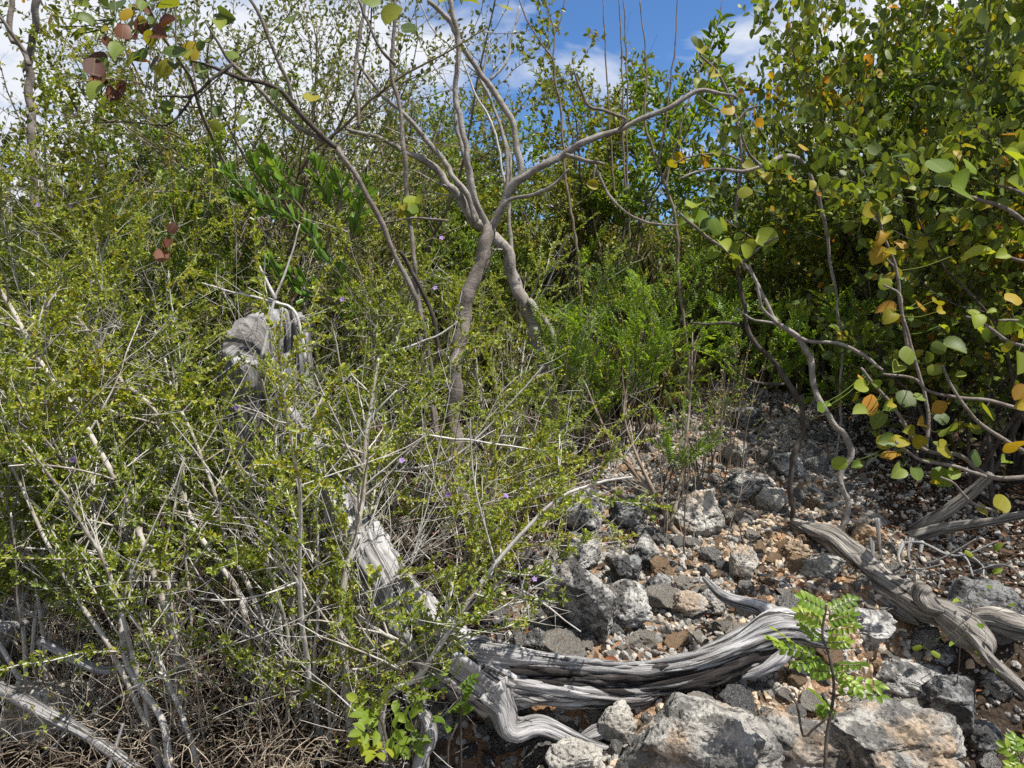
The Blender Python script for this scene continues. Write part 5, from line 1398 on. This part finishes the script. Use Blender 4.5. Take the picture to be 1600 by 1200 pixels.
leafy_branch('branch with large green and yellow round leaves hanging over the brown root', [
    ([(1625, 745), (1547, 745), (1500, 712), (1440, 700), (1400, 640), (1365, 600), (1345, 575)], (4, 2), (2.75, 2.75)),
    ([(1625, 720), (1575, 690), (1530, 660), (1500, 625), (1480, 590), (1472, 570)], (3.5, 2), (2.7, 2.75)),
    ([(1600, 640), (1540, 625), (1490, 620), (1450, 610), (1425, 590), (1380, 585)], (3, 2), (2.75, 2.75)),
    ([(1540, 745), (1480, 725), (1440, 720), (1400, 690)], (3, 2), (2.7, 2.65)),
    ([(1560, 800), (1520, 785), (1490, 755), (1470, 745)], (2.5, 1.5), (2.7, 2.65)),
    ([(1448, 700), (1450, 640), (1432, 570), (1412, 500), (1405, 460), (1380, 445)], (3, 1.6), (2.8, 2.9))],
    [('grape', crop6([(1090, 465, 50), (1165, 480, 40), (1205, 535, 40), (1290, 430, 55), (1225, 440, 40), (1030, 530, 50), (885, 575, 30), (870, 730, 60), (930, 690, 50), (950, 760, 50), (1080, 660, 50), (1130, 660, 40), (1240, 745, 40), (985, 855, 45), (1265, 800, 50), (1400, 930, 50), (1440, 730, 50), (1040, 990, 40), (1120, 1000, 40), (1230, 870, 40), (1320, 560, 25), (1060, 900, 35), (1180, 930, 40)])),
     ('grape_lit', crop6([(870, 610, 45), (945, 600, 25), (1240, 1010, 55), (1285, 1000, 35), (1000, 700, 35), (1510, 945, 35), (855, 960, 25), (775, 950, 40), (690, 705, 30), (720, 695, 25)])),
     ('grape_yellow', crop6([(1000, 690, 40), (1225, 710, 35), (1140, 780, 45), (1085, 815, 45), (1130, 855, 50), (1040, 840, 50), (985, 855, 50), (1000, 905, 50), (1240, 890, 50), (1200, 1045, 25), (1380, 790, 30), (1555, 875, 55), (840, 660, 25), (1500, 1130, 50), (1420, 1170, 40)]))], 2.7, 151)
leafy_branch('near branch with lit yellow-green round leaves at the right edge, mid height', [
    ([(1625, 545), (1580, 535), (1550, 515), (1530, 500), (1510, 495)], (3, 2), (2.5, 2.5)), ([(1620, 510), (1590, 500), (1560, 500)], (2.5, 1.5), (2.5, 2.5))],
    [('grape_lit', crop6([(1390, 310, 50), (1420, 345, 50), (1520, 345, 50), (1560, 330, 40), (1590, 330, 30), (1445, 370, 40), (1380, 275, 25), (1460, 275, 25)])), ('grape', crop6([(1570, 505, 55), (1535, 440, 35), (1600, 380, 40)])), ('grape_yellow', crop6([(1585, 640, 50), (1590, 690, 40), (1560, 210, 45)]))], 2.5, 152)
leafy_branch('closest branch with very large bright round leaves at the upper right edge', [
    ([(1640, 380), (1580, 330), (1530, 312), (1495, 305)], (4, 2.5), (2.1, 2.1)), ([(1640, 330), (1590, 300), (1560, 290)], (3, 2), (2.1, 2.1)), ([(1640, 420), (1585, 405), (1560, 395)], (3, 2), (2.1, 2.1))],
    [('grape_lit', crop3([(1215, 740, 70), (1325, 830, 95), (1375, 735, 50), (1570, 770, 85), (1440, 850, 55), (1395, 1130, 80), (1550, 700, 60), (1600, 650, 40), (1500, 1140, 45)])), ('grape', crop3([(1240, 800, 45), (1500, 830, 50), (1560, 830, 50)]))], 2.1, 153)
leafy_branch('branch with a row of yellow-green round leaves left of the leaning trunk tops', [
    ([(1165, 420), (1150, 400), (1110, 375), (1080, 350), (1062, 335)], (3, 2), (3.2, 3.1)), ([(1160, 410), (1190, 385), (1215, 370)], (2.5, 1.5), (3.2, 3.1))],
    [('grape_lit', crop3([(130, 910, 45), (150, 970, 60), (185, 985, 60), (255, 1000, 45), (90, 980, 40), (260, 1085, 50), (220, 1080, 35), (455, 1060, 50), (350, 1120, 45), (210, 1130, 40), (300, 1110, 40), (330, 1060, 35), (70, 1000, 40), (460, 1110, 35), (230, 1010, 40), (380, 1090, 30)])), ('grape', crop3([(200, 1010, 50), (300, 1150, 50), (150, 1020, 40)]))], 3.15, 154)
leafy_branch('branch of golden-yellow round leaves amid the shaded bush at right', [
    ([(1420, 560), (1408, 480), (1400, 420), (1378, 360), (1365, 320)], (3, 2), (3.0, 3.0)), ([(1400, 420), (1380, 400), (1370, 390)], (2, 1.5), (3, 3))],
    [('grape_yellow', crop3([(935, 900, 40), (905, 940, 45), (970, 980, 50), (970, 1060, 40), (930, 1110, 50), (960, 1150, 50), (1000, 1130, 35), (1010, 870, 30), (1060, 1080, 40)]) + crop6([(980, 40, 50), (950, 30, 35), (980, 265, 45), (1000, 300, 40), (1150, 245, 35), (1210, 240, 35), (1230, 270, 35), (1270, 40, 40)])), ('grape_lit', crop6([(1090, 265, 20), (1095, 300, 25), (1245, 350, 30), (910, 115, 20), (985, 150, 35)]))], 3.0, 155)
leafy_branch('branch tip of yellow and olive round leaves against the blue sky', [
    ([(1150, 330), (1158, 250), (1148, 180), (1125, 120), (1095, 88)], (3, 1.8), (3.4, 3.3)), ([(1150, 190), (1170, 170), (1190, 165)], (2, 1.2), (3.3, 3.3)), ([(1148, 180), (1120, 170), (1090, 150)], (2, 1.2), (3.3, 3.3)), ([(1158, 250), (1130, 240), (1080, 245), (1055, 255)], (2, 1.2), (3.3, 3.3))],
    [('grape', crop3([(140, 180, 35), (160, 220, 35), (150, 200, 30), (190, 320, 30), (235, 270, 22), (150, 370, 35), (350, 330, 22), (365, 360, 20), (320, 390, 20), (250, 320, 15), (260, 555, 30), (300, 540, 28), (345, 440, 25), (400, 460, 30), (220, 480, 22), (310, 590, 35), (250, 620, 30), (60, 640, 25)])),
     ('grape_yellow', crop3([(210, 335, 40), (280, 480, 35), (380, 470, 30), (420, 550, 30), (395, 590, 22), (175, 680, 40), (60, 710, 45), (30, 730, 40), (170, 720, 30), (440, 760, 45), (520, 760, 35), (565, 800, 30), (440, 800, 45), (370, 740, 30), (230, 690, 30), (350, 850, 45), (620, 650, 30), (650, 820, 30)]))], 3.3, 156)
# two leaves hanging in the centre
leafy_branch('two yellow-orange round leaves hanging on a thin twig in the centre gap', [([(700, 345), (650, 340), (620, 345), (590, 350)], (2, 1.2), (3.0, 3.0)), ([(930, 262), (928, 280), (925, 300)], (1.5, 1), (3.1, 3.1))],
    [('grape_yellow', [(622, 330, 10), (925, 289, 10), (632, 322, 8)]), ('grape_lit', [(645, 318, 14), (655, 310, 9), (640, 325, 12)])], 3.0, 157)
# ------------------------------------------------------------ camera, sun, sky
cam = bpy.data.cameras.new('camera'); co = bpy.data.objects.new('camera', cam); COL.objects.link(co)
co.location = (0, 0, EYE); co.rotation_euler = (math.radians(90) + PITCH, 0, 0)
cam.sensor_width = 36; cam.lens = 36 * FPX / 1600; cam.clip_start = .05; cam.clip_end = 2000
SC.camera = co
SUN_EL, SUN_AZ = math.radians(64), math.radians(112)   # azimuth measured from straight ahead, positive to the right
sd = Vector((math.sin(SUN_AZ) * math.cos(SUN_EL), math.cos(SUN_AZ) * math.cos(SUN_EL), math.sin(SUN_EL)))
sun = bpy.data.lights.new('sun', 'SUN'); sun.energy = 5.0; sun.angle = math.radians(.5); sun.color = (1, .955, .88)
so = bpy.data.objects.new('sun', sun); COL.objects.link(so)
so.rotation_euler = sd.to_track_quat('Z', 'Y').to_euler()
w = bpy.data.worlds.new('World'); SC.world = w; w.use_nodes = True
nt = w.node_tree; nt.nodes.clear()
def nn(t, **k):
    o = nt.nodes.new(t)
    for a, b in k.items(): setattr(o, a, b)
    return o
out = nn('ShaderNodeOutputWorld')
sky = nn('ShaderNodeTexSky', sky_type='NISHITA'); sky.sun_disc = False
sky.sun_elevation = SUN_EL; sky.sun_rotation = SUN_AZ
sky.air_density = 1.0; sky.dust_density = .1; sky.ozone_density = 3.5
b1 = nn('ShaderNodeBackground'); b1.inputs[1].default_value = .075
tn = nn('ShaderNodeMix', data_type='RGBA', blend_type='MULTIPLY'); tn.inputs[0].default_value = 1; tn.inputs[7].default_value = (.62, .86, 1.12, 1)
nt.links.new(sky.outputs[0], tn.inputs[6]); nt.links.new(tn.outputs[2], b1.inputs[0])
tc = nn('ShaderNodeTexCoord'); sp = nn('ShaderNodeSeparateXYZ'); nt.links.new(tc.outputs['Generated'], sp.inputs[0])
def mth(op, a, b=0.0):
    m = nn('ShaderNodeMath', operation=op)
    for s, v in ((m.inputs[0], a), (m.inputs[1], b)):
        if isinstance(v, (int, float)): s.default_value = v
        else: nt.links.new(v, s)
    return m.outputs[0]
zz = mth('ADD', mth('MAXIMUM', sp.outputs[2], 0.0), .22)
cb = nn('ShaderNodeCombineXYZ'); nt.links.new(mth('DIVIDE', sp.outputs[0], zz), cb.inputs[0]); nt.links.new(mth('DIVIDE', sp.outputs[1], zz), cb.inputs[1])
nz = nn('ShaderNodeTexNoise'); nz.inputs['Scale'].default_value = 2.3; nz.inputs['Detail'].default_value = 9; nz.inputs['Roughness'].default_value = .56
nz.inputs['Distortion'].default_value = .35
mp = nn('ShaderNodeMapping'); mp.inputs['Location'].default_value = (3.3, 1.7, 0); nt.links.new(cb.outputs[0], mp.inputs[0]); nt.links.new(mp.outputs[0], nz.inputs['Vector'])
# more cloud towards the left of the view, an open blue gap right of centre
az = mth('DIVIDE', sp.outputs[0], mth('MAXIMUM', sp.outputs[1], .2))
left = nn('ShaderNodeMapRange', interpolation_type='SMOOTHSTEP'); left.inputs[1].default_value = .04; left.inputs[2].default_value = -.22
left.inputs[3].default_value = 0; left.inputs[4].default_value = .22; nt.links.new(az, left.inputs[0])
right = nn('ShaderNodeMapRange', interpolation_type='SMOOTHSTEP'); right.inputs[1].default_value = .22; right.inputs[2].default_value = .42
right.inputs[3].default_value = 0; right.inputs[4].default_value = .13; nt.links.new(az, right.inputs[0])
cov = mth('ADD', nz.outputs['Fac'], mth('ADD', left.outputs[0], right.outputs[0]))
rp = nn('ShaderNodeValToRGB'); rp.color_ramp.elements[0].position = .53; rp.color_ramp.elements[1].position = .72
nt.links.new(cov, rp.inputs[0])
b2 = nn('ShaderNodeBackground'); b2.inputs[1].default_value = .58
cr = nn('ShaderNodeValToRGB'); cr.color_ramp.elements[0].position = .45; cr.color_ramp.elements[0].color = (.80, .84, .92, 1)
cr.color_ramp.elements[1].position = .75; cr.color_ramp.elements[1].color = (.97, .98, 1.0, 1)
nt.links.new(nz.outputs['Fac'], cr.inputs[0]); nt.links.new(cr.outputs[0], b2.inputs[0])
ms = nn('ShaderNodeMixShader'); nt.links.new(rp.outputs[0], ms.inputs[0]); nt.links.new(b1.outputs[0], ms.inputs[1]); nt.links.new(b2.outputs[0], ms.inputs[2])
nt.links.new(ms.outputs[0], out.inputs[0])
vs = SC.view_settings; SC.display_settings.display_device = 'sRGB'
vs.view_transform = 'Standard'; vs.look = 'None'; vs.gamma = 1; vs.exposure = .82
cy = SC.cycles
cy.max_bounces = 6; cy.diffuse_bounces = 3; cy.glossy_bounces = 2; cy.transmission_bounces = 4; cy.transparent_max_bounces = 4
cy.caustics_reflective = False; cy.caustics_refractive = False; cy.sample_clamp_indirect = 6
cy.use_denoising = False
